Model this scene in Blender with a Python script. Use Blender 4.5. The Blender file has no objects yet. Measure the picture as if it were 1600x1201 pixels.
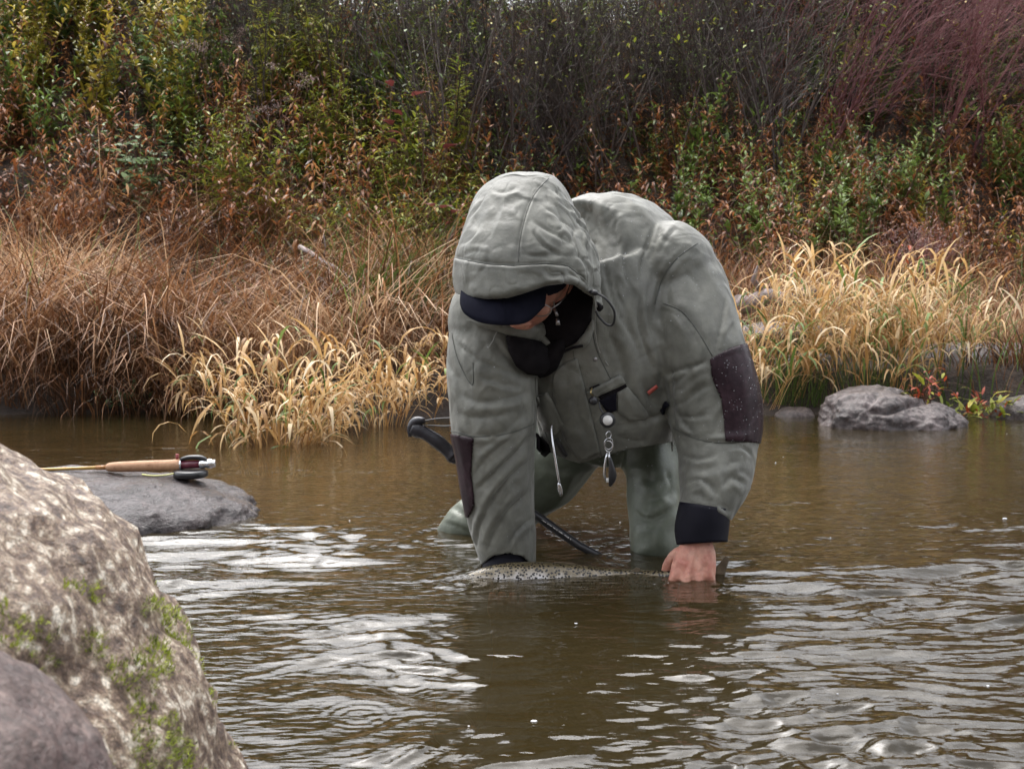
import bpy, bmesh, math, random
import numpy as np
from mathutils import Vector, Matrix
from mathutils.bvhtree import BVHTree
from mathutils.geometry import delaunay_2d_cdt
random.seed(7); RNG = np.random.default_rng(11)
sc = bpy.context.scene
COL = sc.collection
PI = math.pi
# ------------------------------------------------------------------ camera
H, F, YH = 0.575, 1931.0, 440.0
PITCH = math.atan((600.5-YH)/F)
cd = bpy.data.cameras.new('camera'); cam = bpy.data.objects.new('camera', cd); COL.objects.link(cam)
cam.location = (0, 0, H); cam.rotation_euler = (PI/2-PITCH, 0, 0)
cd.sensor_width = 36; cd.lens = F/1600*36; cd.clip_start = 0.02; cd.clip_end = 400
cd.dof.use_dof = True; cd.dof.focus_distance = 2.42; cd.dof.aperture_fstop = 15
sc.camera = cam
# ------------------------------------------------------------------ sky and sun (overcast)
w = bpy.data.worlds.new("World"); sc.world = w; w.use_nodes = True
nt = w.node_tree; bg = nt.nodes['Background']
sky = nt.nodes.new('ShaderNodeTexSky'); sky.sky_type = 'NISHITA'; sky.sun_disc = False
SUN_EL, SUN_ROT = math.radians(64), math.radians(335)
sky.sun_elevation = SUN_EL; sky.sun_rotation = SUN_ROT; sky.dust_density = 4; sky.air_density = 1.0
hs = nt.nodes.new('ShaderNodeHueSaturation'); hs.inputs['Saturation'].default_value = 0.22
nt.links.new(sky.outputs[0], hs.inputs['Color']); nt.links.new(hs.outputs[0], bg.inputs[0])
bg.inputs[1].default_value = 0.15
sl = bpy.data.lights.new('sun', 'SUN'); sl.energy = 0.5; sl.angle = math.radians(66); sl.color = (1, .97, .93)
sun = bpy.data.objects.new('sun', sl); COL.objects.link(sun)
sd = Vector((math.sin(SUN_ROT)*math.cos(SUN_EL), math.cos(SUN_ROT)*math.cos(SUN_EL), math.sin(SUN_EL)))
sun.rotation_euler = sd.to_track_quat('Z', 'Y').to_euler()
sc.view_settings.view_transform = 'Standard'; sc.view_settings.look = 'None'
sc.view_settings.gamma = 1; sc.view_settings.use_curve_mapping = False
sc.view_settings.exposure = 1.74
sc.cycles.max_bounces = 7; sc.cycles.transparent_max_bounces = 12
# ------------------------------------------------------------------ maths
CP, SP = math.cos(PITCH), math.sin(PITCH)
def W(px, py, D):
    a = (px-800)/F; b = (600.5-py)/F
    y = CP+b*SP; z = b*CP-SP; t = D/y
    return Vector((a*t, D, H+z*t))
def WG(px, py, z=0.0):
    a = (px-800)/F; b = (600.5-py)/F
    y = CP+b*SP; zz = b*CP-SP; t = (z-H)/zz
    return Vector((a*t, y*t, z))
def PX(P):
    P = np.asarray(P, float)
    x, y, z = P[:, 0], P[:, 1], P[:, 2]-H
    dep = y*CP-z*SP; up = y*SP+z*CP
    return np.stack([800+F*x/dep, 600.5-F*up/dep], 1)
def _h(i, j, k, s):
    n = (i*73856093) ^ (j*19349663) ^ (k*83492791) ^ (s*2654435761)
    n = (n ^ (n >> 13))*1274126177; n = n & 0x7fffffff
    n = (n ^ (n >> 16))*668265263; n &= 0x7fffffff
    return (n ^ (n >> 15)).astype(np.float64)/0x7fffffff*2-1
def noise(P, s=0):
    P = np.asarray(P, float); f = np.floor(P); r = P-f; f = f.astype(np.int64)
    u = r*r*r*(r*(r*6-15)+10); out = 0
    for a in (0, 1):
        wx = u[:, 0] if a else 1-u[:, 0]
        for b in (0, 1):
            wy = u[:, 1] if b else 1-u[:, 1]
            for c in (0, 1):
                wz = u[:, 2] if c else 1-u[:, 2]
                out = out+wx*wy*wz*_h(f[:, 0]+a, f[:, 1]+b, f[:, 2]+c, s)
    return out
def fbm(P, o=4, s=0, g=0.5):
    P = np.asarray(P, float); t = 0; a = 1
    for i in range(o):
        t = t+a*noise(P*(2.03**i)+i*17.3, s+i); a *= g
    return t
def sstep(a, b, x):
    t = np.clip((x-a)/(b-a), 0, 1); return t*t*(3-2*t)
# ------------------------------------------------------------------ objects
def link(o, parent=None):
    COL.objects.link(o)
    if parent is not None: o.parent = parent
    return o
def tag(o, label=None, cat=None, group=None, kind=None):
    for k, v in (('label', label), ('category', cat), ('group', group), ('kind', kind)):
        if v: o[k] = v
    return o
def empty(name, loc=(0, 0, 0), rz=0, **k):
    o = bpy.data.objects.new(name, None); o.location = loc; o.rotation_euler = (0, 0, rz); o.empty_display_size = .1
    return tag(link(o), **k)
def mesh(name, V, Fc, mat=None, parent=None, smooth=True, attr=None, loc=None):
    """V in world metres; vertices are stored relative to the parent (or to loc)"""
    me = bpy.data.meshes.new(name)
    V = np.asarray(V, float).reshape(-1, 3)
    off = np.zeros(3)
    if loc is not None: off = np.array(loc)
    elif parent is not None:
        p = parent
        while p is not None: off = off+np.array(p.location); p = p.parent
    V = V-off
    if isinstance(Fc, np.ndarray):
        n, k = Fc.shape
        me.vertices.add(len(V)); me.vertices.foreach_set('co', V.astype(np.float32).ravel())
        me.loops.add(n*k); me.loops.foreach_set('vertex_index', Fc.astype(np.int32).ravel())
        me.polygons.add(n); me.polygons.foreach_set('loop_start', np.arange(0, n*k, k, dtype=np.int32))
        me.update(calc_edges=True)
    else:
        me.from_pydata(V.tolist(), [], [list(map(int, f)) for f in Fc])
    me.validate()
    if smooth: me.polygons.foreach_set('use_smooth', np.ones(len(me.polygons), bool))
    if attr:
        for an, av in attr.items():
            a = me.attributes.new(an, 'FLOAT', 'POINT'); a.data.foreach_set('value', np.asarray(av, np.float32))
    if mat:
        for m in (mat if isinstance(mat, (list, tuple)) else [mat]): me.materials.append(m)
    o = bpy.data.objects.new(name, me)
    if loc is not None: o.location = loc
    return link(o, parent)
def copy_tree(o, parent=None):
    c = o.copy(); COL.objects.link(c); c.parent = parent
    for ch in [x for x in o.children]: copy_tree(ch, c)
    return c
class MB:
    def __init__(s): s.v = []; s.f = []; s.a = []
    def add(s, V, Fc, a=0.5):
        b = len(s.v); s.v += [tuple(p) for p in V]; s.f += [tuple(b+i for i in f) for f in Fc]
        s.a += list(a) if hasattr(a, '__len__') else [a]*len(V)
    def obj(s, name, mat, parent=None, **k):
        return mesh(name, s.v, s.f, mat, parent, attr={'tint': s.a}, **k)
def rings(R, cap=True, closed=True):
    """R: list of rings (each n points) -> V,F"""
    n = len(R[0]); V = [p for r in R for p in r]; Fc = []
    m = n if closed else n-1
    for i in range(len(R)-1):
        for j in range(m):
            k = (j+1) % n; Fc.append((i*n+j, i*n+k, (i+1)*n+k, (i+1)*n+j))
    if cap and closed:
        Fc.append(tuple(range(n-1, -1, -1))); Fc.append(tuple((len(R)-1)*n+j for j in range(n)))
    return V, Fc
def frame(T, hint=Vector((0, 1, 0))):
    T = T.normalized(); s = T.cross(hint)
    if s.length < .05: s = T.cross(Vector((1, 0, 0)))
    s.normalize(); return s, s.cross(T).normalized()
def smoothpath(S, k=4):
    """Catmull-Rom over rows of numbers"""
    S = np.array([list(map(float, r)) for r in S]); out = []
    for i in range(len(S)-1):
        p0 = S[max(i-1, 0)]; p1 = S[i]; p2 = S[i+1]; p3 = S[min(i+2, len(S)-1)]
        for t in np.arange(k)/k:
            out.append(.5*((2*p1)+(p2-p0)*t+(2*p0-5*p1+4*p2-p3)*t*t+(-p0+3*p1-3*p2+p3)*t**3))
    out.append(S[-1]); return np.array(out)
def tube(path, rs, rd=None, n=12, sup=2.0, cap=True, k=1, hint=Vector((0, 1, 0)), rot=0):
    """path of Vectors, rs = radius to the side, rd = radius in depth"""
    rs = rs if hasattr(rs, '__len__') else [rs]*len(path)
    rd = rs if rd is None else (rd if hasattr(rd, '__len__') else [rd]*len(path))
    S = [list(p)+[a, b] for p, a, b in zip(path, rs, rd)]
    if k > 1: S = smoothpath(S, k)
    S = np.array(S, float); R = []
    for i in range(len(S)):
        a = Vector(S[max(i-1, 0)][:3]); b = Vector(S[min(i+1, len(S)-1)][:3]); c = Vector(S[i][:3])
        s, d = frame(b-a, hint); r = []
        for j in range(n):
            t = 2*PI*j/n+rot; ct, st = math.cos(t), math.sin(t)
            ct = math.copysign(abs(ct)**(2/sup), ct); st = math.copysign(abs(st)**(2/sup), st)
            r.append(c+s*ct*S[i][3]+d*st*S[i][4])
        R.append(r)
    return rings(R, cap)
def ball(c, r, n=10, ax=None):
    r = r if hasattr(r, '__len__') else (r, r, r); R = []; M = ax or Matrix.Identity(3); c = Vector(c)
    for i in range(n+1):
        a = PI*i/n; s = max(math.sin(a), .02)
        R.append([c+M @ Vector((r[0]*s*math.cos(2*PI*j/(n*2)), r[1]*s*math.sin(2*PI*j/(n*2)), r[2]*math.cos(a))) for j in range(n*2)])
    return rings(R)
def box(c, s, R=None):
    c = Vector(c); R = R or Matrix.Identity(3)
    V = [c+R @ Vector((x*s[0]/2, y*s[1]/2, z*s[2]/2)) for x in (-1, 1) for y in (-1, 1) for z in (-1, 1)]
    return V, [(0, 1, 3, 2), (4, 6, 7, 5), (0, 4, 5, 1), (2, 3, 7, 6), (0, 2, 6, 4), (1, 5, 7, 3)]
def remesh(parts, vox, smooth_it=6, fac=.5):
    """union of closed shapes -> one continuous surface (numpy verts, quads)"""
    me = bpy.data.meshes.new('tmp'); v = []; f = []
    for V, Fc in parts:
        b = len(v); v += [tuple(p) for p in V]; f += [tuple(b+i for i in q) for q in Fc]
    me.from_pydata(v, [], f)
    bm = bmesh.new(); bm.from_mesh(me)
    bmesh.ops.recalc_face_normals(bm, faces=bm.faces); bm.to_mesh(me); bm.free()
    o = bpy.data.objects.new('tmp', me); COL.objects.link(o)
    m = o.modifiers.new('r', 'REMESH'); m.mode = 'VOXEL'; m.voxel_size = vox
    if smooth_it:
        s = o.modifiers.new('s', 'SMOOTH'); s.factor = fac; s.iterations = smooth_it
    dg = bpy.context.evaluated_depsgraph_get(); ev = o.evaluated_get(dg); em = ev.to_mesh()
    V = np.empty(len(em.vertices)*3, np.float32); em.vertices.foreach_get('co', V); V = V.reshape(-1, 3).astype(float)
    L = np.empty(len(em.loops), np.int32); em.loops.foreach_get('vertex_index', L)
    Q = L.reshape(-1, 4).copy() if len(L) == 4*len(em.polygons) else None
    if Q is None: Q = [tuple(p.vertices) for p in em.polygons]
    ev.to_mesh_clear(); bpy.data.objects.remove(o); bpy.data.meshes.remove(me)
    return V, Q
def vnormals(V, Q):
    N = np.zeros_like(V); a, b, c, d = (V[Q[:, i]] for i in range(4))
    fn = np.cross(c-a, d-b)
    for i in range(4): np.add.at(N, Q[:, i], fn)
    return N/np.maximum(np.linalg.norm(N, axis=1, keepdims=True), 1e-12)
def polydist(P, L):
    """distance, signed side and parameter of 2D points to a polyline"""
    L = np.array(L, float); best = np.full(len(P), 1e9); sg = np.zeros(len(P)); tt = np.zeros(len(P)); n = len(L)-1
    for i in range(n):
        a, b = L[i], L[i+1]; d = b-a; l2 = (d*d).sum()
        t = ((P-a)@d)/l2; tc = np.clip(t, 0, 1); q = P-(a+tc[:, None]*d); r = np.hypot(q[:, 0], q[:, 1])
        m = r < best; best[m] = r[m]; sg[m] = np.sign(d[0]*(P[m, 1]-a[1])-d[1]*(P[m, 0]-a[0])); tt[m] = (i+tc[m])/n
    return best, sg, tt
def smooth2d(L, k=4): return smoothpath(L, k)
def poly_sdf(P, poly):
    """positive inside"""
    L = list(poly)+[poly[0]]; d, _, _ = polydist(P, L); ins = np.zeros(len(P), bool)
    x, y = P[:, 0], P[:, 1]
    for i in range(len(poly)):
        x1, y1 = L[i]; x2, y2 = L[i+1]
        c = ((y1 > y) != (y2 > y)) & (x < (x2-x1)*(y-y1)/((y2-y1) if y2 != y1 else 1e-9)+x1)
        ins ^= c
    return np.where(ins, d, -d)
def folds(V, Q, strokes, front_only=True):
    """press folds of cloth into a surface; strokes = (polyline px, width px, depth m)"""
    N = vnormals(V, Q); P = PX(V); view = V-np.array([0, 0, H]); view /= np.linalg.norm(view, axis=1, keepdims=True)
    fr = sstep(0.0, .35, -(N*view).sum(1)) if front_only else np.ones(len(V)); disp = np.zeros(len(V))
    for L, wd, am in strokes:
        L = smooth2d(L, 3) if len(L) > 2 else L
        bb = np.array(L); m = (P[:, 0] > bb[:, 0].min()-5*wd) & (P[:, 0] < bb[:, 0].max()+5*wd) & (P[:, 1] > bb[:, 1].min()-5*wd) & (P[:, 1] < bb[:, 1].max()+5*wd)
        if not m.any(): continue
        d, s, t = polydist(P[m], L); e = d*s/wd
        tp = sstep(-.02, .35, t)*sstep(1.02, .70, t)
        e = e*(1+.25*math.sin(wd*7+L[0][0]))*(1.35-.5*t)*(1 if (int(L[0][0]) % 3) else -1)
        prof = -1.0*np.exp(-np.abs(e*1.25)**1.05)+.60*np.exp(-np.abs((e-1.8)/1.35)**1.4)
        endf = np.exp(-(np.maximum(d-3*wd, 0)/wd)**2)
        disp[m] += .72*am*prof*tp*endf
    return V+N*(disp*fr)[:, None]
def clip_region(V, Q, sdf, off, N=None):
    """copy of the faces where sdf>0, border snapped onto sdf=0, pushed out by off"""
    if N is None: N = vnormals(V, Q)
    V2 = V+N*off; s = sdf.copy(); V3 = V2.copy(); bd = np.full(len(V), 9.0)
    for i in range(4):
        a, b = Q[:, i], Q[:, (i+1) % 4]
        m = (s[a] > 0) != (s[b] > 0); a, b = a[m], b[m]
        t = s[a]/(s[a]-s[b]); X = V2[a]+(V2[b]-V2[a])*t[:, None]
        na = t < .5
        for idx, tt, XX in ((a[na], t[na], X[na]), (b[~na], 1-t[~na], X[~na])):
            better = tt < bd[idx]; bd[idx[better]] = tt[better]; V3[idx[better]] = XX[better]
    s2 = np.where(bd < 1, 1.0, s); keep = (s2[Q] > 0).all(1)
    Qk = Q[keep]; used = np.unique(Qk); mp = np.full(len(V), -1); mp[used] = np.arange(len(used))
    return V3[used], mp[Qk]
# ------------------------------------------------------------------ materials
def pmat(name, ramp, scale=5, rough=.6, bump=0, bscale=40, detail=5, tint=None, spec=.5, metal=0, obj_rand=0, stretch=None,
         fine=None, sheen=0, coat=0, trans=0, bdist=.01, rvar=0):
    """ramp: list of (pos, rgb). tint: attribute name that picks the ramp instead of noise"""
    m = bpy.data.materials.new(name); m.use_nodes = True; t = m.node_tree; N = t.nodes; L = t.links
    b = N['Principled BSDF']; b.inputs['Roughness'].default_value = rough; b.inputs['Metallic'].default_value = metal
    b.inputs['Specular IOR Level'].default_value = spec
    if sheen: b.inputs['Sheen Weight'].default_value = sheen
    if coat: b.inputs['Coat Weight'].default_value = coat; b.inputs['Coat Roughness'].default_value = .12
    tc = N.new('ShaderNodeTexCoord'); co = tc.outputs['Object']
    if stretch:
        mp = N.new('ShaderNodeMapping'); mp.inputs['Scale'].default_value = stretch; L.new(co, mp.inputs[0]); co = mp.outputs[0]
    cr = N.new('ShaderNodeValToRGB'); e = cr.color_ramp.elements
    while len(e) < len(ramp): e.new(.5)
    for i, (p, c) in enumerate(ramp): e[i].position = p; e[i].color = (*c, 1)
    nz = N.new('ShaderNodeTexNoise'); nz.inputs['Scale'].default_value = scale; nz.inputs['Detail'].default_value = detail
    nz.inputs['Roughness'].default_value = .6; L.new(co, nz.inputs['Vector']); fac = nz.outputs[0]
    if tint:
        at = N.new('ShaderNodeAttribute'); at.attribute_name = tint; fac = at.outputs['Fac']
        mr = N.new('ShaderNodeMath'); mr.operation = 'MULTIPLY_ADD'; L.new(nz.outputs[0], mr.inputs[0]); mr.inputs[1].default_value = .25
        ms = N.new('ShaderNodeMath'); ms.operation = 'SUBTRACT'; L.new(fac, ms.inputs[0]); ms.inputs[1].default_value = .125
        L.new(ms.outputs[0], mr.inputs[2]); fac = mr.outputs[0]
    if obj_rand:
        oi = N.new('ShaderNodeObjectInfo'); mr = N.new('ShaderNodeMath'); mr.operation = 'MULTIPLY_ADD'
        L.new(oi.outputs['Random'], mr.inputs[0]); mr.inputs[1].default_value = obj_rand
        ms = N.new('ShaderNodeMath'); ms.operation = 'SUBTRACT'; L.new(fac, ms.inputs[0]); ms.inputs[1].default_value = obj_rand/2
        L.new(ms.outputs[0], mr.inputs[2]); fac = mr.outputs[0]
    L.new(fac, cr.inputs[0]); out = cr.outputs[0]
    if fine:
        n2 = N.new('ShaderNodeTexNoise'); n2.inputs['Scale'].default_value = fine[0]; n2.inputs['Detail'].default_value = 6; L.new(co, n2.inputs['Vector'])
        c2 = N.new('ShaderNodeValToRGB'); c2.color_ramp.elements[0].position = .35; c2.color_ramp.elements[1].position = .68
        k = fine[1]; c2.color_ramp.elements[0].color = (1-k, 1-k, 1-k, 1); c2.color_ramp.elements[1].color = (1+k, 1+k, 1+k, 1)
        L.new(n2.outputs[0], c2.inputs[0])
        mx = N.new('ShaderNodeMix'); mx.data_type = 'RGBA'; mx.blend_type = 'MULTIPLY'; mx.inputs[0].default_value = 1
        L.new(out, mx.inputs[6]); L.new(c2.outputs[0], mx.inputs[7]); out = mx.outputs[2]
    L.new(out, b.inputs['Base Color'])
    if rvar:
        n4 = N.new('ShaderNodeTexNoise'); n4.inputs['Scale'].default_value = scale*.7; L.new(co, n4.inputs['Vector'])
        mr = N.new('ShaderNodeMapRange'); mr.inputs[1].default_value = .35; mr.inputs[2].default_value = .65
        mr.inputs[3].default_value = max(rough-rvar, .05); mr.inputs[4].default_value = rough+rvar
        L.new(n4.outputs[0], mr.inputs[0]); L.new(mr.outputs[0], b.inputs['Roughness'])
    if bump:
        n3 = N.new('ShaderNodeTexNoise'); n3.inputs['Scale'].default_value = bscale; n3.inputs['Detail'].default_value = 8
        n3.inputs['Roughness'].default_value = .65
        L.new(co, n3.inputs['Vector']); bp = N.new('ShaderNodeBump'); bp.inputs['Strength'].default_value = bump
        bp.inputs['Distance'].default_value = bdist; L.new(n3.outputs[0], bp.inputs['Height']); L.new(bp.outputs[0], b.inputs['Normal'])
    if trans:   # leaves let some light through
        tr = N.new('ShaderNodeBsdfTranslucent'); L.new(out, tr.inputs[0]); ms = N.new('ShaderNodeMixShader'); ms.inputs[0].default_value = trans
        L.new(b.outputs[0], ms.inputs[1]); L.new(tr.outputs[0], ms.inputs[2]); L.new(ms.outputs[0], N['Material Output'].inputs[0])
    return m
def flat(name, c, rough=.5, metal=0, spec=.5, coat=0, k=.12):
    c2 = tuple(x*(1-k) for x in c); c3 = tuple(min(x*(1+k), 1) for x in c)
    return pmat(name, [(.35, c2), (.65, c3)], 30, rough, metal=metal, spec=spec, coat=coat)
M = {}
# ------------------------------------------------------------------ ground, river
def waterline(x):
    x = np.asarray(x, float)
    return 5.5-.35*sstep(-1.6, -.2, x)*sstep(.6, -.1, x)+.12*np.sin(x*1.7+1)+.07*np.sin(x*4.1)
def terrain(x, y):
    x = np.asarray(x, float); y = np.asarray(y, float); s = y-waterline(x)
    P = np.stack([x, y, x*0], -1).reshape(-1, 3)
    nz = fbm(P*1.3, 4, 5).reshape(x.shape); big = noise(P*.22, 9).reshape(x.shape)
    bed = np.where(s > -1.6, s*.16, -.256+(s+1.6)*.42); bed = np.maximum(-.62, bed)
    sp = np.maximum(s, 0)
    up = .14*sstep(0, .25, sp)+.10*sp+.52*np.maximum(sp-2.6, 0)**1.0
    up = np.where(up > 3.6, 3.6+(up-3.6)*.05, up)
    z = np.where(s < 0, bed, up)
    z = z+nz*(.035+.03*np.clip(sp, 0, 8))+big*.25*np.clip(sp-2, 0, 4)
    z = z+np.where(y < -1.2, (-1.2-y)*.5, 0)                      # the bank behind the photographer
    return z
def axis(pts):
    out = []
    for a, b, st in pts: out += list(np.arange(a, b, st))
    out.append(pts[-1][1]); return np.array(out)
gx = axis([(-120, -30, 6), (-30, -8, .8), (-8, 8, .1), (8, 30, .8), (30, 120, 6)])
gy = axis([(-40, -4, 2), (-4, 4, .25), (4, 9, .06), (9, 18, .18), (18, 40, 1), (40, 160, 8)])
X, Y = np.meshgrid(gx, gy); Z = terrain(X, Y)
def gridfaces(nr, nc):
    i = np.arange(nr*nc).reshape(nr, nc)
    return np.stack([i[:-1, :-1].ravel(), i[:-1, 1:].ravel(), i[1:, 1:].ravel(), i[1:, :-1].ravel()], 1)
M['soil'] = pmat('soil', [(.3, (.014, .009, .006)), (.5, (.032, .020, .013)), (.7, (.065, .042, .026))], 3, .8, 1.0, 35, bdist=.03, fine=(22, .4))
t = M['soil'].node_tree; N = t.nodes; L = t.links; b = N['Principled BSDF']; old = b.inputs['Base Color'].links[0].from_socket   # sand on the river bed
ge = N.new('ShaderNodeNewGeometry'); sx = N.new('ShaderNodeSeparateXYZ'); L.new(ge.outputs['Position'], sx.inputs[0]); mr = N.new('ShaderNodeMapRange'); mr.inputs[1].default_value = -.02; mr.inputs[2].default_value = -.14; L.new(sx.outputs[2], mr.inputs[0])
ns = N.new('ShaderNodeTexNoise'); ns.inputs['Scale'].default_value = 9; ns.inputs['Detail'].default_value = 8; sr = N.new('ShaderNodeValToRGB'); sr.color_ramp.elements[0].position = .3; sr.color_ramp.elements[0].color = (.12, .075, .03, 1); sr.color_ramp.elements[1].position = .7; sr.color_ramp.elements[1].color = (.42, .29, .13, 1); L.new(ge.outputs['Position'], ns.inputs['Vector']); L.new(ns.outputs[0], sr.inputs[0])
mx = N.new('ShaderNodeMix'); mx.data_type = 'RGBA'; L.new(mr.outputs[0], mx.inputs[0]); L.new(old, mx.inputs[6]); L.new(sr.outputs[0], mx.inputs[7]); L.new(mx.outputs[2], b.inputs['Base Color'])
ground = mesh('ground', np.stack([X, Y, Z], -1).reshape(-1, 3), gridfaces(len(gy), len(gx)), M['soil'])
tag(ground, 'brown muddy river bed rising into a leaf covered bank', kind='structure')

# water: rows evenly spaced as they are seen, so near ripples are finest
rowD = list(H*F/(np.arange(1290, 636, -1.3)-YH))
rowD = [-12, -6, -3, -1.4, -.5, 0, .3, .6, .85, 1.05, 1.2, 1.28]+[d for d in rowD if d > 1.3]+[6.0, 6.4, 7, 8]
rowD = np.array(rowD)
colu = np.concatenate([np.linspace(-14000, -1300, 12)[:-1], np.arange(-1300, -140, 22), np.arange(-140, 1740, 3.4), np.arange(1740, 2900, 22), np.linspace(2900, 15600, 12)])
U, D = np.meshgrid(colu, rowD)
wx = (U-800)/F*np.maximum(np.abs(D), 1.25); wy = D
def wave(x, y):
    sh = x.shape; x = x.ravel(); y = y.ravel()
    c, s = math.cos(-.13), math.sin(-.13); u = x*c-y*s; v = x*s+y*c
    P = np.stack([x, y, x*0], 1)
    wu = noise(P*1.4, 31)*.16+noise(P*3.7, 34)*.06; wv = noise(P*1.6+9, 32)*.14+noise(P*4.1+3, 33)*.05; u = u+wu; v = v+wv
    z0 = x*0
    near = sstep(3.3, 2.35, y); far = 1-near
    pat = sstep(-.35, .45, noise(np.stack([x*1.5, y*2.6, z0], 1), 41))      # gusty patches
    calm = 1-.8*np.exp(-(((x-.12)/.30)**2+((y-1.95)/.42)**2))-.35*np.exp(-(((x-.3)/.9)**2+((y-3.5)/.8)**2))
    right = 1+.5*np.exp(-(((x-.8)/.4)**2+((y-2.15)/.3)**2))+.1*np.exp(-(((x+.55)/.45)**2+((y-2.4)/.3)**2))
    A = calm*right*(near*(.24+.82*pat)+far*(.08+.14*pat))
    A = A*sstep(-2, .5, y); F2 = .45+1.1*sstep(-.15, .35, noise(np.stack([x*2.6, y*5, z0], 1), 43))
    def rid(n): return 1-2*np.abs(n)
    a1 = noise(np.stack([u*2.2, v*8.5, z0], 1), 51); a2 = noise(np.stack([u*4.6, v*17, z0+3], 1), 52)
    a3 = noise(np.stack([u*10, v*34, z0+7], 1), 53); a4 = noise(np.stack([u*22, v*62, z0+1], 1), 54)
    h = A*(.0024*rid(a1)+.0064*a1+.0034*rid(a2)+.0034*a2+F2*(.0024*rid(a3)+.0036*a3+.0022*a4))
    # rings round legs, arms and fish, and rain rings
    for px, py, am, lam, r0, wd in RINGS:
        q = WG(px, py); r = np.hypot(x-q.x, y-q.y)
        h += .6*am*np.sin((r-r0)*2*PI/lam)*np.exp(-((r-r0)/wd)**2)*sstep(0, .02, r)
    # water piling up along the fish's back
    return h.reshape(sh)
RINGS = [(1400, 1178, .0011, .022, .03, .05), (735, 985, .0012, .026, .035, .05), (1120, 1005, .0007, .02, .03, .03),
         (1290, 1110, .0006, .016, .02, .03), (560, 1120, .0007, .018, .03, .03), (905, 1120, .0005, .018, .03, .03),
         (1190, 955, .0006, .02, .02, .03), (640, 1060, .0006, .018, .02, .03),
         (1027, 862, .0016, .045, .09, .06), (715, 835, .0026, .05, .09, .07), (792, 888, .0020, .035, .06, .05),
         (1082, 915, .0011, .022, .05, .04), (728, 908, .0026, .04, .04, .05), (820, 700, .0004, .05, .1, .1)]
wz = wave(wx, wy)
nr, nc = wx.shape
V = np.stack([wx, wy, wz], -1).reshape(-1, 3); Fq = gridfaces(nr, nc)
m = bpy.data.materials.new('river_water'); m.use_nodes = True; t = m.node_tree; N = t.nodes; L = t.links; N.remove(N['Principled BSDF'])
out = N['Material Output']; tc = N.new('ShaderNodeTexCoord'); mp = N.new('ShaderNodeMapping'); mp.inputs['Scale'].default_value = (.35, 1.0, 1)
L.new(tc.outputs['Object'], mp.inputs[0])
nz = N.new('ShaderNodeTexNoise'); nz.inputs['Scale'].default_value = 55; nz.inputs['Detail'].default_value = 2; L.new(mp.outputs[0], nz.inputs['Vector'])
bp = N.new('ShaderNodeBump'); bp.inputs['Strength'].default_value = .8; bp.inputs['Distance'].default_value = .0035; L.new(nz.outputs[0], bp.inputs['Height'])
fr = N.new('ShaderNodeFresnel'); fr.inputs['IOR'].default_value = 1.45; L.new(bp.outputs[0], fr.inputs['Normal'])
gl = N.new('ShaderNodeBsdfGlossy'); gl.inputs['Roughness'].default_value = .03; gl.inputs['Color'].default_value = (1, 1, 1, 1); L.new(bp.outputs[0], gl.inputs['Normal'])
tr = N.new('ShaderNodeBsdfTransparent'); tr.inputs[0].default_value = (.93, .9, .82, 1)
df = N.new('ShaderNodeBsdfDiffuse'); df.inputs['Color'].default_value = (.050, .036, .014, 1)
mx = N.new('ShaderNodeMixShader'); mx.inputs[0].default_value = .42; L.new(tr.outputs[0], mx.inputs[1]); L.new(df.outputs[0], mx.inputs[2])
m2 = N.new('ShaderNodeMixShader'); L.new(fr.outputs[0], m2.inputs[0]); L.new(mx.outputs[0], m2.inputs[1]); L.new(gl.outputs[0], m2.inputs[2])
L.new(m2.outputs[0], out.inputs['Surface'])
va = N.new('ShaderNodeVolumeAbsorption'); va.inputs['Color'].default_value = (.55, .36, .14, 1); va.inputs['Density'].default_value = 8.0
L.new(va.outputs[0], out.inputs['Volume'])
# close the body of water below the river bed
i = np.arange(nr*nc).reshape(nr, nc)
rim = np.concatenate([i[0, :-1], i[:-1, -1], i[-1, :0:-1], i[:0:-1, 0]])
b0 = len(V); VB = V[rim].copy(); VB[:, 2] = -2.5; V = np.concatenate([V, VB])
rn = np.arange(len(rim)); side = np.stack([rim, np.roll(rim, -1), b0+np.roll(rn, -1), b0+rn], 1)[:, ::-1]
Fq = np.concatenate([Fq, side])
river = mesh('river', V, Fq, m)
bm = bmesh.new(); bm.from_mesh(river.data); bm.verts.ensure_lookup_table()
bm.faces.new([bm.verts[b0+k] for k in range(len(rim))]); bmesh.ops.recalc_face_normals(bm, faces=bm.faces); bm.to_mesh(river.data); bm.free()
river.data.polygons.foreach_set('use_smooth', np.ones(len(river.data.polygons), bool))
tag(river, 'brown rippled river water', kind='structure')

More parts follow.
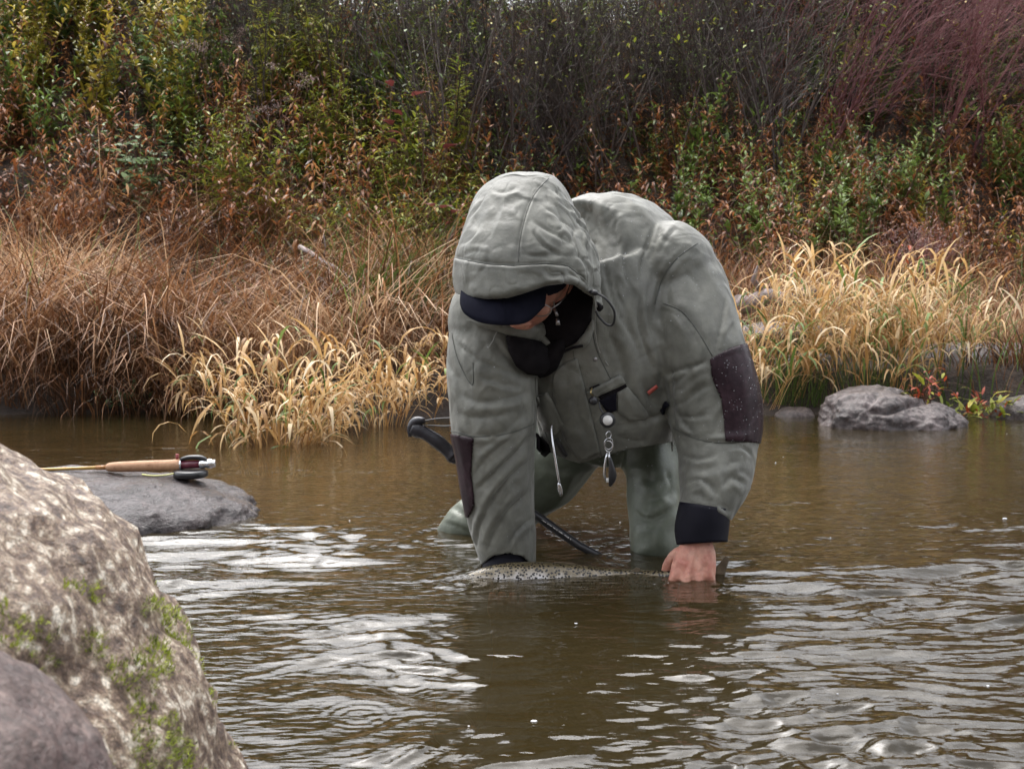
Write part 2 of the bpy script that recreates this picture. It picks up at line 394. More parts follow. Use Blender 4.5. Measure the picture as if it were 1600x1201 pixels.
# ------------------------------------------------------------------ rocks
def rock(name, c, r, seed, nz=(.12, .05, .02), fr=(1.6, 5, 14), sub=6, mat=None, flatten=None, stretch_down=1, sup=2.2, rz=0, cracks=(), **k):
    bm = bmesh.new(); bmesh.ops.create_icosphere(bm, subdivisions=sub, radius=1)
    V = np.array([v.co[:] for v in bm.verts]); Fc = np.array([[q.index for q in f.verts] for f in bm.faces]); bm.free()
    p = sup; V = V/((np.abs(V)**p).sum(1)**(1/p))[:, None]
    if stretch_down != 1: V[:, 2] = np.where(V[:, 2] < 0, V[:, 2]*stretch_down, V[:, 2])
    d = 0
    sc_ = np.array(r)/max(r)
    for a, f in zip(nz, fr): d = d+a*fbm(V*sc_*f+seed*7.7, 4, seed)
    n2 = noise(V*sc_*3+seed, seed+3); d = d-.05*np.maximum(0, .12-np.abs(n2))*4*nz[0]/.12
    V = V*(1+d)[:, None]*np.array(r)
    a = rz; V = V@np.array([[math.cos(a), math.sin(a), 0], [-math.sin(a), math.cos(a), 0], [0, 0, 1]])
    V = V+np.array(c)
    for L, wd, am in cracks:
        P = PX(V); dd, s, tt = polydist(P, L); dn = V-np.array(c); dn /= np.linalg.norm(dn, axis=1, keepdims=True)
        f = (V[:, 1] < c[1]+.05); V = V-dn*(am*np.exp(-(dd/wd)**2)*f*sstep(0, .1, tt)*sstep(1, .9, tt))[:, None]
    base = (c[0], c[1], 0)
    o = mesh(name, V, Fc, mat, loc=base); tag(o, **k); return o, V, Fc
def rockmat(name, cols, sc1, bump=.7, bscale=30, rough=.6, spots=None, rv=0):
    m = pmat(name, cols, sc1, rough, bump, bscale, detail=9, fine=(sc1*7, .45), bdist=.012, rvar=rv)
    return m
M['boulder'] = rockmat('lichen_granite', [(.30, (.045, .028, .022)), (.42, (.13, .080, .055)), (.49, (.23, .158, .11)), (.56, (.36, .275, .195)), (.65, (.80, .72, .60))], 75, 1.0, 95, .4)
M['dark_stone'] = rockmat('dark_purple_stone', [(.3, (.045, .028, .027)), (.45, (.085, .055, .050)), (.55, (.11, .075, .066)), (.72, (.22, .165, .145))], 22, .7, 90, .45)
M['wet_stone'] = rockmat('wet_grey_stone', [(.3, (.025, .019, .019)), (.5, (.062, .050, .050)), (.72, (.125, .102, .10))], 14, 1.0, 60, .26, rv=.12)
M['bank_stone'] = rockmat('bank_stone', [(.3, (.03, .023, .022)), (.5, (.075, .058, .055)), (.72, (.15, .12, .115))], 11, 1.0, 40, .42)
boulder, BV, BF = rock('boulder', (-.705, 1.06, .032), (.45, .45, .46), 3, (.055, .03, .014), (1.3, 4, 16), 6, M['boulder'], stretch_down=1.6, sup=2.15,
     label='large pale granite boulder with moss patches in the near left corner', cat='boulder')
stone, _, _ = rock('stone', (-.425, .74, .165), (.180, .18, .195), 5, (.04, .015, .006), (1.3, 5, 16), 6, M['dark_stone'], stretch_down=4.2,
     label='smooth dark purple stone in front of the mossy boulder', cat='stone')
flatrock, RV, RF = rock('stone', (-1.13, 3.06, -.03), (.53, .36, .130), 8, (.07, .045, .02), (1.5, 4, 13), 6, M['wet_stone'], stretch_down=4, sup=2.15,
     label='flat wet grey stone in the water with the fly rod on it', cat='stone')
rb, _, _ = rock('stone', (W(1400, 640, 4.95).x, 5.0, -.03), (.285, .24, .155), 12, (.16, .06, .03), (1.3, 3.5, 12), 6, M['bank_stone'], stretch_down=2.5, rz=.1,
     cracks=[([(1352, 640), (1385, 645), (1420, 632), (1470, 622)], 4, .03), ([(1370, 612), (1365, 625), (1352, 640)], 3, .012)],
     label='rounded grey boulder at the right bank beside red leaves', cat='boulder')
for (px, D_, z, r, sd_, lb) in ((1612, 5.25, -.02, (.17, .14, .11), 15, 'grey stone at the far right of the waterline'),
                         (1243, 5.3, -.02, (.09, .08, .06), 16, 'small grey stone at the foot of the tall tan reeds'),
                         (1222, 6.1, .30, (.26, .14, .08), 17, 'grey slab of rock showing behind the tan reeds'),
                         (1262, 5.9, .17, (.18, .12, .07), 18, 'rock below the grey slab behind the tan reeds'),
                         (1545, 6.2, .18, (.5, .3, .09), 19, 'low bare rock behind the red leaved plant')):
    p = W(px, 600, D_)
    rock('stone', (p.x, D_, z), r, sd_, (.08, .05, .02), (1.4, 4, 12), 4, M['bank_stone'], stretch_down=3, label=lb, cat='stone')
# moss on the boulder
M['moss'] = pmat('moss', [(.1, (.025, .03, .006)), (.45, (.19, .24, .016)), (.85, (.38, .43, .04))], 60, .8, tint='tint', trans=.2)
def blades(base, hgt, az, lean, curl, wid, seg=4, tint=None, twist=None, rng=RNG, name=None, tipw=.15):
    """numpy ribbons: base (n,3); bend in direction az; lean start angle, curl total extra angle"""
    n = len(base); k = np.arange(seg+1)/seg; ang = lean[:, None]+curl[:, None]*k[None]
    st = (hgt/seg)[:, None]; am = (ang[:, 1:]+ang[:, :-1])/2
    hx = np.concatenate([np.zeros((n, 1)), np.cumsum(np.sin(am)*st, 1)], 1); hz = np.concatenate([np.zeros((n, 1)), np.cumsum(np.cos(am)*st, 1)], 1)
    cx, cy = np.cos(az)[:, None], np.sin(az)[:, None]
    C = np.stack([base[:, :1]+hx*cx, base[:, 1:2]+hx*cy, base[:, 2:]+hz], -1)
    tw = az+PI/2+(rng.uniform(-1.1, 1.1, n) if twist is None else twist)
    S = np.stack([np.cos(tw), np.sin(tw), tw*0], -1)[:, None, :]
    wk = np.interp(k, [0, .35, 1], [.75, 1, tipw])[None, :, None]*(wid/2)[:, None, None]
    V = np.stack([C-S*wk, C+S*wk], 2).reshape(-1, 3)
    i = (np.arange(n)*(seg+1)*2)[:, None]+(np.arange(seg)*2)[None]; i = i.ravel()
    Fq = np.stack([i, i+1, i+3, i+2], 1)
    tv = np.repeat(tint if tint is not None else rng.random(n), (seg+1)*2)
    return V, Fq, tv
def stack(parts):
    b = 0; Vs = []; Fs = []; Ts = []
    for V, Fq, t_ in parts: Vs.append(V); Fs.append(Fq+b); Ts.append(t_); b += len(V)
    return np.concatenate(Vs), np.concatenate(Fs), np.concatenate(Ts)
fc = BV[BF].mean(1); nrm = np.cross(BV[BF[:, 1]]-BV[BF[:, 0]], BV[BF[:, 2]]-BV[BF[:, 0]]); nrm /= np.linalg.norm(nrm, axis=1, keepdims=True)
cen = np.array([-.705, 1.06, .02]); nrm *= np.sign((nrm*(fc-cen)).sum(1))[:, None]
pp = PX(fc); front = (nrm*(fc-np.array([0, 0, H]))).sum(1) < .1
mk = np.zeros(len(fc))
for (x, y, rx, ry) in ((60, 985, 52, 55), (5, 950, 25, 30), (145, 1010, 32, 30), (212, 1052, 52, 46), (250, 1130, 44, 46), (235, 1165, 50, 50), (290, 1172, 26, 34), (215, 1100, 22, 22)):
    mk = np.maximum(mk, 1-np.hypot((pp[:, 0]-x)/rx, (pp[:, 1]-y)/ry))
mk = mk+.30*fbm(fc*28, 3, 77)
sel = np.where(front & (mk > .15) & (pp[:, 1] > 900))[0]
pick = RNG.choice(sel, min(75000, len(sel)*25)); n = len(pick)
bs = fc[pick]+RNG.normal(0, .0025, (n, 3)); nn = nrm[pick]
az = np.arctan2(nn[:, 1], nn[:, 0])+RNG.normal(0, .7, n); ln = np.arccos(np.clip(nn[:, 2], -1, 1))*.8+RNG.normal(0, .3, n)
V, Fq, tv = blades(bs, RNG.uniform(.003, .0055, n), az, ln, RNG.normal(0, .5, n), np.full(n, .0019), 1, tint=np.clip(.5+.25*noise(bs*60, 5)+RNG.normal(0, .18, n), 0, 1))
mo = mesh('moss', V, Fq, M['moss'], boulder, attr={'tint': tv}); mo['kind'] = 'stuff'
# ------------------------------------------------------------------ the angler
M['jacket'] = pmat('jacket_cloth', [(.3, (.078, .078, .064)), (.5, (.116, .117, .097)), (.7, (.152, .152, .128))], 9, .55, .6, 150, fine=(45, .14), bdist=.0015, sheen=.15, rvar=.12)
M['seam'] = flat('seam_stitching', (.058, .060, .052), .7)
M['wader'] = pmat('wader_cloth', [(.3, (.07, .080, .057)), (.5, (.098, .112, .082)), (.7, (.135, .150, .115))], 8, .42, .35, 160, fine=(50, .14), bdist=.0015, rvar=.12)
M['patch'] = pmat('elbow_patch_cloth', [(.3, (.013, .006, .009)), (.5, (.023, .012, .016)), (.7, (.045, .026, .032))], 14, .33, .35, 240, fine=(120, .25), bdist=.001, spec=.18)
M['neoprene'] = pmat(spec=.1, name='navy_neoprene', ramp=[(.3, (.004, .004, .007)), (.7, (.009, .0085, .014))], scale=20, rough=.55, bump=.25, bscale=300, bdist=.001)
M['cap'] = pmat(spec=.05, name='cap_cloth', ramp=[(.3, (.006, .0065, .012)), (.7, (.012, .0125, .021))], scale=25, rough=.8, bump=.4, bscale=400, bdist=.001)
M['fleece'] = pmat(spec=.1, name='dark_fleece', ramp=[(.3, (.006, .005, .006)), (.7, (.013, .011, .012))], scale=40, rough=.9, bump=.6, bscale=500, bdist=.002)
M['skin'] = pmat('skin', [(.28, (.34, .11, .08)), (.45, (.42, .185, .13)), (.6, (.48, .25, .18)), (.75, (.42, .13, .10))], 28, .42, .55, 120, fine=(90, .10), bdist=.002)
M['skin'].node_tree.nodes['Principled BSDF'].inputs['Subsurface Weight'].default_value = .12
M['skin'].node_tree.nodes['Principled BSDF'].inputs['Subsurface Radius'].default_value = (.02, .006, .003)
M['black_plastic'] = flat('black_plastic', (.018, .018, .02), .32)
M['steel'] = flat('steel', (.55, .55, .56), .22, metal=1)
M['dull_steel'] = flat('dull_steel', (.35, .34, .34), .35, metal=1)
M['white_plastic'] = flat('white_plastic', (.55, .54, .52), .5)
M['cord'] = flat('black_cord', (.03, .03, .032), .7)
M['grey_cord'] = flat('grey_cord', (.22, .22, .2), .7)
M['red_tab'] = flat('red_tab', (.30, .055, .04), .6)
person = empty('person', (W(930, 600, 2.75).x, 2.75, 0), label='angler bent over in the river in a hooded grey green jacket holding a trout', cat='person')

def lim(rows, k=3, n=20, sup=2.0, flip=False):
    """limb from picture rows: (px centre, py, depth, half width px, half depth m)"""
    path = [W(r[0], r[1], r[2]) for r in rows]; rs = [r[3]*r[2]/F for r in rows]; rd = [r[4] for r in rows]
    return tube(path, rs, rd, n, sup, k=k)

t = M['jacket'].node_tree; N = t.nodes; L = t.links; b = N['Principled BSDF']; old = b.inputs['Normal'].links[0].from_socket      # thin shell cloth creases
tc = N.new('ShaderNodeTexCoord'); prev = old
for sc_, st_, hi_, ds_ in ((8, 2.0, (1, 1, .6), .028), (21, 1.6, (1, 1, .8), .010)):
    mp = N.new('ShaderNodeMapping'); mp.inputs['Scale'].default_value = hi_; mp.inputs['Rotation'].default_value = (.3, .5, .2*sc_); L.new(tc.outputs['Object'], mp.inputs[0])
    rn_ = N.new('ShaderNodeTexNoise'); rn_.noise_type = 'RIDGED_MULTIFRACTAL'; rn_.inputs['Scale'].default_value = sc_; rn_.inputs['Detail'].default_value = 1.5; rn_.inputs['Distortion'].default_value = .6; L.new(mp.outputs[0], rn_.inputs['Vector'])
    bp = N.new('ShaderNodeBump'); bp.inputs['Strength'].default_value = st_*.5; bp.inputs['Distance'].default_value = ds_; L.new(rn_.outputs[0], bp.inputs['Height']); L.new(prev, bp.inputs['Normal']); prev = bp.outputs[0]
L.new(prev, b.inputs['Normal'])
# ---- jacket: trunk, hanging front and both sleeves as one surface
trunk = tube([W(938, 590, 2.98), W(935, 535, 2.86), W(930, 483, 2.72), W(915, 455, 2.63), W(895, 455, 2.58), W(880, 450, 2.56)],
             [.17, .205, .225, .225, .17, .10], [.125, .15, .185, .172, .14, .10], 28, 2.1, k=3, hint=Vector((0, 1, .2)))
def ell(px, py, D_, a, b, c, n=12): return ball(W(px, py, D_), (a*D_/F, b, c*D_/F), n)
front = lim([(905, 430, 2.58, 118, .13), (925, 500, 2.57, 125, .135), (940, 580, 2.57, 122, .125), (948, 640, 2.59, 113, .115), (948, 690, 2.62, 104, .11), (946, 735, 2.64, 102, .105)], sup=2.4)
back_hump = ell(960, 430, 2.68, 125, .16, 128)
sh_r = ell(1046, 425, 2.58, 74, .10, 78)
sh_l = ell(768, 505, 2.50, 70, .095, 78)
arm_r = lim([(1035, 410, 2.60, 62, .085), (1060, 450, 2.57, 74, .088), (1078, 500, 2.53, 75, .088), (1098, 560, 2.50, 70, .085), (1112, 615, 2.49, 74, .085), (1119, 665, 2.48, 71, .083), (1121, 710, 2.46, 62, .078), (1117, 755, 2.43, 57, .072), (1107, 790, 2.41, 46, .060), (1102, 808, 2.40, 42, .055)])
arm_l = lim([(788, 480, 2.54, 62, .085), (772, 520, 2.50, 70, .088), (768, 570, 2.47, 71, .088), (770, 625, 2.46, 69, .086), (771, 675, 2.46, 68, .084), (775, 730, 2.47, 61, .078), (780, 790, 2.48, 56, .070), (788, 835, 2.48, 52, .064), (795, 872, 2.48, 45, .058), (797, 885, 2.48, 43, .056)])
JV, JQ = remesh([trunk, front, back_hump, sh_r, sh_l, arm_r, arm_l], .0045, 9)
JP = PX(JV)
# hem: everything below the wavy hem line of the body (not the sleeves) is open
def lp(x, pts): return np.interp(x, [p[0] for p in pts], [p[1] for p in pts])
# large soft billows, then pressed folds
BJ0 = BVHTree.FromPolygons([Vector(p) for p in JV], JQ.tolist())
N_ = vnormals(JV, JQ)
JV = JV+N_*(.0030*fbm(JV*np.array([7, 7, 4.5]), 2, 61)+.0022*fbm(JV*np.array([26, 20, 7])+noise(JV*6, 58)[:, None]*.6, 2, 65)-.0010*np.exp(-np.abs(noise(JV*np.array([11, 10, 7])+noise(JV*4, 64)[:, None]*1.2, 62)/.07)**1.4)*sstep(-.1, .3, noise(JV*5, 66))-.0014*np.exp(-np.abs(noise(JV*np.array([22, 20, 14])+noise(JV*8, 67)[:, None], 63)/.07)**1.3)*sstep(-.2, .2, noise(JV*7, 68))+.0008*np.exp(-np.abs(noise(JV*np.array([17, 17, 22])+noise(JV*9, 69)[:, None], 60)/.06)**1.3)*sstep(-.1, .3, noise(JV*6, 59)))[:, None]
ST = [  # back and shoulder (photo right)
 ([(905, 318), (930, 345), (944, 385)], 8, .007), ([(944, 311), (950, 330), (952, 356)], 5, .006), ([(966, 330), (960, 360), (970, 395)], 6, .006),
 ([(1027, 345), (1012, 383), (1003, 415), (1004, 440)], 5, .010), ([(1040, 340), (1026, 375), (1012, 412)], 4, .007), ([(1060, 352), (1042, 372), (1030, 398)], 5, .006),
 ([(985, 372), (975, 400), (978, 430), (985, 450)], 5, .008), ([(1002, 450), (998, 500), (1010, 545), (1023, 585)], 6, .011), ([(1014, 440), (1012, 490), (1024, 535)], 5, .007),
 ([(940, 385), (948, 433), (964, 485), (988, 525), (1005, 570)], 6, .008), ([(958, 400), (962, 450), (978, 490), (990, 540)], 5, .005), ([(948, 470), (955, 520), (972, 570), (980, 610)], 6, .007), ([(935, 520), (950, 560), (955, 590)], 5, .004),
 ([(1088, 378), (1058, 402), (1036, 432), (1022, 478), (1020, 520)], 3.2, .0045), ([(1095, 388), (1066, 410), (1044, 438), (1033, 470)], 2.4, -.003),
 ([(1037, 474), (1066, 487), (1092, 520), (1113, 556)], 3, .0045), ([(1134, 460), (1130, 490), (1124, 520), (1116, 553)], 5, .009), ([(1148, 500), (1136, 530)], 5, .006),
 ([(1050, 480), (1075, 500), (1090, 540)], 7, .006), ([(1072, 425), (1090, 445), (1096, 470)], 6, .005),
 ([(1118, 552), (1140, 545), (1160, 538)], 3, .006), ([(1030, 590), (1055, 580), (1082, 572), (1110, 562)], 5, .010), ([(1046, 606), (1068, 588), (1086, 572)], 5, .007),
 ([(1050, 636), (1078, 622), (1100, 606), (1116, 602)], 5, .010), ([(1058, 622), (1084, 612), (1108, 590)], 4, .006), ([(1054, 632), (1070, 662), (1094, 680), (1125, 678)], 5, .009), ([(1060, 650), (1085, 652), (1112, 646)], 4, .006),
 ([(1050, 668), (1090, 686), (1135, 692), (1182, 688)], 4, .010), ([(1060, 706), (1090, 717), (1124, 708)], 5, .009), ([(1136, 702), (1158, 698), (1178, 714)], 4, .008),
 ([(1132, 735), (1142, 722), (1160, 722)], 5, .006), ([(1066, 758), (1091, 748), (1112, 760), (1122, 778)], 5, .012), ([(1126, 768), (1143, 745), (1172, 760)], 5, .013), ([(1150, 735), (1168, 740), (1176, 752)], 5, .006),
 ([(1064, 778), (1088, 790), (1112, 799)], 3.5, .007), ([(1080, 776), (1094, 772), (1104, 788)], 3.5, .007), ([(1120, 785), (1135, 795), (1145, 800)], 4, .006), ([(1070, 735), (1095, 735), (1120, 728)], 5, .004),
 ([(1050, 555), (1048, 600), (1052, 660), (1056, 720)], 5, .010),
 # chest
 ([(925, 470), (930, 540), (960, 600), (1000, 660)], 4, .003), ([(835, 590), (838, 640), (850, 680)], 5, .008), ([(862, 600), (868, 640), (880, 690)], 5, .006), ([(985, 640), (1010, 655), (1045, 640)], 6, .007),
 ([(895, 615), (905, 650), (925, 700)], 7, .005), ([(960, 680), (985, 688), (1020, 690)], 7, .006), ([(1000, 590), (1015, 620), (1040, 640)], 5, .006), ([(870, 560), (890, 575), (915, 580)], 6, .004),
 # arm on the photo's left
 ([(704, 672), (720, 676), (742, 682), (800, 676), (835, 660)], 3.5, .005), ([(728, 640), (734, 660), (740, 676)], 5, .004),
 ([(738, 772), (776, 735), (812, 702), (834, 676)], 5, .012), ([(750, 815), (772, 777), (800, 744), (838, 712)], 7, .013),
 ([(738, 745), (760, 715), (790, 690), (815, 668)], 5, .008), ([(762, 866), (770, 834), (800, 793), (838, 762)], 5, .011), ([(790, 862), (806, 832), (836, 806)], 4, .009),
 ([(744, 858), (748, 825), (762, 795)], 4.5, .008), ([(736, 842), (736, 812), (748, 786)], 5, .007), ([(742, 705), (770, 690), (800, 665), (830, 640)], 5, .007),
 ([(705, 520), (714, 560), (735, 600), (738, 568)], 3, .004), ([(708, 530), (745, 560), (785, 582)], 5, .007), ([(745, 586), (780, 600), (822, 606)], 4, .007), ([(712, 612), (750, 628), (800, 622), (832, 610)], 6, .008),
 ([(705, 640), (735, 652), (775, 650), (815, 640)], 5, .006), ([(765, 520), (790, 555), (822, 590)], 5, .006), ([(700, 560), (715, 600), (730, 650)], 6, .005), ([(740, 540), (770, 572), (815, 588)], 4, .004),
]
JV = folds(JV, JQ, ST)
JP = PX(JV)
body_zone = (JP[:, 0] > 838) & (JP[:, 0] < 1050)
hem = lp(JP[:, 0], [(700, 870), (730, 872), (750, 884), (770, 868), (792, 864), (815, 868), (832, 882), (838, 884), (839, 690), (868, 712), (906, 724), (940, 714), (975, 703), (1010, 697), (1050, 690), (1058, 803), (1066, 799), (1090, 800), (1112, 804), (1140, 812), (1160, 812)])
sd_h = hem-JP[:, 1]
# the fold between the trunk and a sleeve must not be cut: sleeves hang lower than the hem
in_arm = (JP[:, 0] <= 839) | (JP[:, 0] >= 1052)
cutV, cutQ = clip_region(JV, JQ, sd_h/300.0, 0.0)
JN = vnormals(JV, JQ)
jacket = mesh('jacket', cutV, cutQ, M['jacket'], person)
so = jacket.modifiers.new('cloth', 'SOLIDIFY'); so.thickness = .0022; so.offset = -1
jacket['label'] = 'wet grey green wading jacket'
BJ = BVHTree.FromPolygons([Vector(p) for p in JV], JQ.tolist())
def hit(px, py, tree=None):
    o = Vector((0, 0, H)); d = (W(px, py, 3)-o).normalized(); r = (tree or BJ).ray_cast(o, d)
    return (r[0], r[1]) if r[0] is not None else (W(px, py, 2.5), Vector((0, -1, 0)))
def clothpiece(name, poly, off, mat, parent, thick=.003, tree=None, step=4, bulge=0):
    """piece of cloth with a picture outline laid on the jacket surface"""
    b = [Vector(p) for p in poly]; pts = []
    n = len(b)
    for i in range(n):
        a, c = b[i], b[(i+1) % n]; k = max(1, int((c-a).length/step))
        pts += [a+(c-a)*j/k for j in range(k)]
    nb = len(pts); A = np.array([p[:] for p in pts]); xs = np.arange(A[:, 0].min(), A[:, 0].max(), step); ys = np.arange(A[:, 1].min(), A[:, 1].max(), step)
    G = np.array([(x, y) for x in xs for y in ys]); s = poly_sdf(G, [tuple(p) for p in poly]); G = G[s > step*.6]
    allp = [Vector(p) for p in A]+[Vector(p) for p in G]
    vs, es, fs, *_ = delaunay_2d_cdt(allp, [(i, (i+1) % nb) for i in range(nb)], [list(range(nb))], 1, 1e-4)
    V3 = []; sdv = poly_sdf(np.array([v[:] for v in vs]), [tuple(p) for p in poly])
    for v, s in zip(vs, sdv):
        p, nn = hit(v[0], v[1], tree); V3.append(p+nn*(off+bulge*min(1, max(s, 0)/14)))
    o = mesh(name, V3, [tuple(f) for f in fs], mat, parent)
    m_ = o.modifiers.new('t', 'SOLIDIFY'); m_.thickness = thick; m_.offset = 0
    return o
def cordpiece(name, line, r, mat, parent, off=.002, tree=None, k=4, n=6, onsurf=True, D_=None):
    L2 = smooth2d(line, k) if len(line) > 2 else np.array(line, float)
    P = []
    for q in L2:
        if onsurf: p, nn = hit(q[0], q[1], tree); P.append(p+nn*off)
        else: P.append(W(q[0], q[1], D_ if not hasattr(D_, '__len__') else D_[0]+(D_[1]-D_[0])*len(P)/len(L2)))
    V_, F_ = tube(P, r, n=n); return mesh(name, V_, F_, mat, parent)
# elbow patches wrap round the sleeves
def patch(poly, name='elbow_patch', off=.0022):
    s = poly_sdf(JP, poly)*.001
    v, q = clip_region(JV, JQ, s, off); o = mesh(name, v, q, M['patch'], jacket)
    m_ = o.modifiers.new('t', 'SOLIDIFY'); m_.thickness = .002; m_.offset = 0; return o
patch([(1109, 560), (1130, 549), (1158, 538), (1215, 530), (1230, 700), (1178, 691), (1133, 688), (1131, 660), (1127, 625), (1112, 590)])
patch([(660, 672), (703, 677), (741, 684), (738, 715), (737, 740), (741, 775), (742, 790), (733, 808), (660, 790)])
# cuffs
def cuffrows(rows, name):
    V_, F_ = lim(rows, n=28, k=3); o = mesh(name, V_, F_[:-2], M['neoprene'], jacket); m_ = o.modifiers.new('t', 'SOLIDIFY'); m_.thickness = .004; m_.offset = -1; return o
cuffrows([(1101, 790, 2.40, 37, .046), (1098, 812, 2.395, 39, .048), (1096, 830, 2.39, 39.5, .047), (1097, 848, 2.385, 37, .045)], 'cuff')
cuffrows([(794, 862, 2.48, 36, .047), (793, 878, 2.475, 37, .047), (791, 900, 2.46, 35, .044), (790, 925, 2.45, 32, .04)], 'cuff')
for L_ in ([(1100, 803), (1101, 820), (1103, 850)],):
    pass
# flaps, pockets, tabs
clothpiece('pocket_flap', [(917, 612), (930, 604), (968, 585), (977, 598), (940, 615), (933, 620)], .006, M['jacket'], jacket, .004)
clothpiece('zip_opening', [(934, 619), (977, 599), (979, 603), (940, 624)], .003, M['fleece'], jacket, .003)
clothpiece('zip_opening', [(921, 605), (936, 599), (938, 602), (925, 608)], .004, M['fleece'], jacket, .003)
clothpiece('pocket_panel', [(936, 625), (962, 610), (963, 640), (950, 645)], .003, M['neoprene'], jacket, .003)
clothpiece('pocket', [(964, 612), (980, 604), (996, 622), (1012, 648), (1002, 655), (982, 655), (966, 642)], .003, M['jacket'], jacket, .005, bulge=.007)
clothpiece('placket', [(866, 578), (884, 566), (902, 560), (912, 600), (924, 650), (938, 705), (908, 719), (886, 692), (870, 648), (864, 606)], .0035, M['jacket'], jacket, .0022)
clothpiece('pocket', [(838, 620), (856, 612), (872, 640), (882, 662), (870, 676), (852, 672), (842, 650)], .003, M['jacket'], jacket, .005, bulge=.007)
clothpiece('red_tag', [(1008, 611), (1023, 600), (1026, 604), (1010, 617)], .006, M['red_tab'], jacket, .002)
clothpiece('hook_tab', [(1029, 640), (1044, 626), (1049, 633), (1033, 648)], .006, M['neoprene'], jacket, .004)
clothpiece('pull_tab', [(868, 684), (873, 681), (889, 708), (884, 712)], .008, M['black_plastic'], jacket, .004)
clothpiece('belt_tab', [(838, 676), (848, 682), (858, 694), (861, 706), (854, 713), (838, 700)], .003, M['fleece'], jacket, .004)
for (x, y, r) in ((898, 573, .0042), (930, 561, .0042), (881, 632, .0062), (914, 706, .0055), (872, 522, .0035)):
    p, nn = hit(x, y); V_, F_ = tube([p-nn*.001, p+nn*.0025, p+nn*.0036], [r, r, r*.6], n=14); b_ = mesh('snap_button', V_, F_, M['dull_steel'] if r < .005 else M['black_plastic'], jacket)
# stitched seams stand proud
for L_ in ([(1090, 380), (1058, 404), (1036, 434), (1023, 476)], [(1037, 474), (1066, 487), (1092, 520), (1113, 556)], [(1052, 668), (1090, 686), (1135, 692), (1182, 688)],
           [(704, 673), (722, 677), (742, 682), (790, 678), (834, 662)], [(924, 500), (932, 545), (958, 600)], [(836, 590), (840, 640), (856, 684), (870, 712)],
           [(706, 520), (716, 562), (738, 602), (739, 566)], [(895, 545), (905, 600), (925, 660), (940, 712)]):
    cordpiece('seam', L_, .0009, M['seam'], jacket, .0006, n=6)

# ---- hood
hood_rows = []
#  py, left px, right px, centre depth, depth radius, (front bias)
HR = [(266, 812, 838, 2.455, .012), (268.5, 793, 851, 2.455, .028), (275, 775, 864, 2.452, .048), (288, 757, 876, 2.445, .070), (310, 741, 890, 2.435, .092), (340, 728, 908, 2.42, .112), (372, 717, 924, 2.405, .124), (402, 709, 934, 2.395, .132), (432, 706, 939, 2.39, .134)]
HRs = smoothpath(HR, 3)
NH = 96
def hring(py, xl, xr, D_, rd, rim=None):
    c = (xl+xr)/2; r = (xr-xl)/2; R = []
    for j in range(NH):
        a = 2*PI*j/NH; ca, sa = math.cos(a), math.sin(a)          # sa>0 towards the camera
        p2 = 2.15; ca = math.copysign(abs(ca)**(2/p2), ca); sa2 = math.copysign(abs(math.sin(a))**(2/p2), math.sin(a))
        d = D_-rd*sa2
        yy = py if rim is None else rim(c+r*ca, sa2, py)
        R.append(W(c+r*ca, yy, d))
    return R
RIMF = [(706, 448), (712, 456), (730, 460), (758, 462.5), (790, 459), (820, 451), (850, 442), (872, 437.5), (890, 437), (905, 441), (918, 450), (926, 462), (933, 476), (938, 488)]
def rimy(x, s, py):
    f = lp(np.array([x]), RIMF)[0]; back = 440+(x-706)*.16
    t = min(max((s+.15)/.3, 0), 1); return back*(1-t)+f*t
Rr = [hring(*r) for r in HRs]
base_n = len(Rr)
last = HRs[-1]
for t_ in (.25, .5, .75, 1.0):
    def ry(x, s, py, t_=t_): return py+(rimy(x, s, py)-py)*t_
    Rr.append(hring(last[0], last[1]+(1 if t_ < .9 else 2), last[2]+1*t_, last[3], last[4]+.004*t_, ry))
# the rim turns inwards
def ry2(x, s, py): return rimy(x, s, py)+2
Rr.append(hring(last[0], last[1]+3, last[2]-3, last[3], last[4]-.002, ry2))
V_, F_ = rings(Rr, cap=False); F_.append(tuple(range(NH-1, -1, -1)))
# refine and press folds
bm = bmesh.new(); [bm.verts.new(p) for p in V_]; bm.verts.ensure_lookup_table(); [bm.faces.new([bm.verts[i] for i in f]) for f in F_]
bmesh.ops.poke(bm, faces=[f for f in bm.faces if len(f.verts) > 4]); bm.to_mesh(me_ := bpy.data.meshes.new('h')); bm.free()
ho = bpy.data.objects.new('h', me_); COL.objects.link(ho); ss = ho.modifiers.new('s', 'SUBSURF'); ss.levels = 2; ss.subdivision_type = 'CATMULL_CLARK'
ev = ho.evaluated_get(bpy.context.evaluated_depsgraph_get()); em = ev.to_mesh()
HV = np.array([v.co[:] for v in em.vertices]); HQ = np.array([list(p.vertices) for p in em.polygons]); ev.to_mesh_clear(); bpy.data.objects.remove(ho)
hn = vnormals(HV, HQ); cen = HV.mean(0)
if (hn*(HV-cen)).sum() < 0: HQ = HQ[:, ::-1].copy(); hn = -hn
HPx = PX(HV)
ysea = lp(HPx[:, 0], [(700, 400), (757, 412), (803, 415), (853, 412), (885, 416), (905, 432), (940, 470)])
frontm = sstep(-.1, .3, -(hn*(HV-np.array([0, 0, H]))).sum(1)/np.linalg.norm(HV-np.array([0, 0, H]), axis=1))
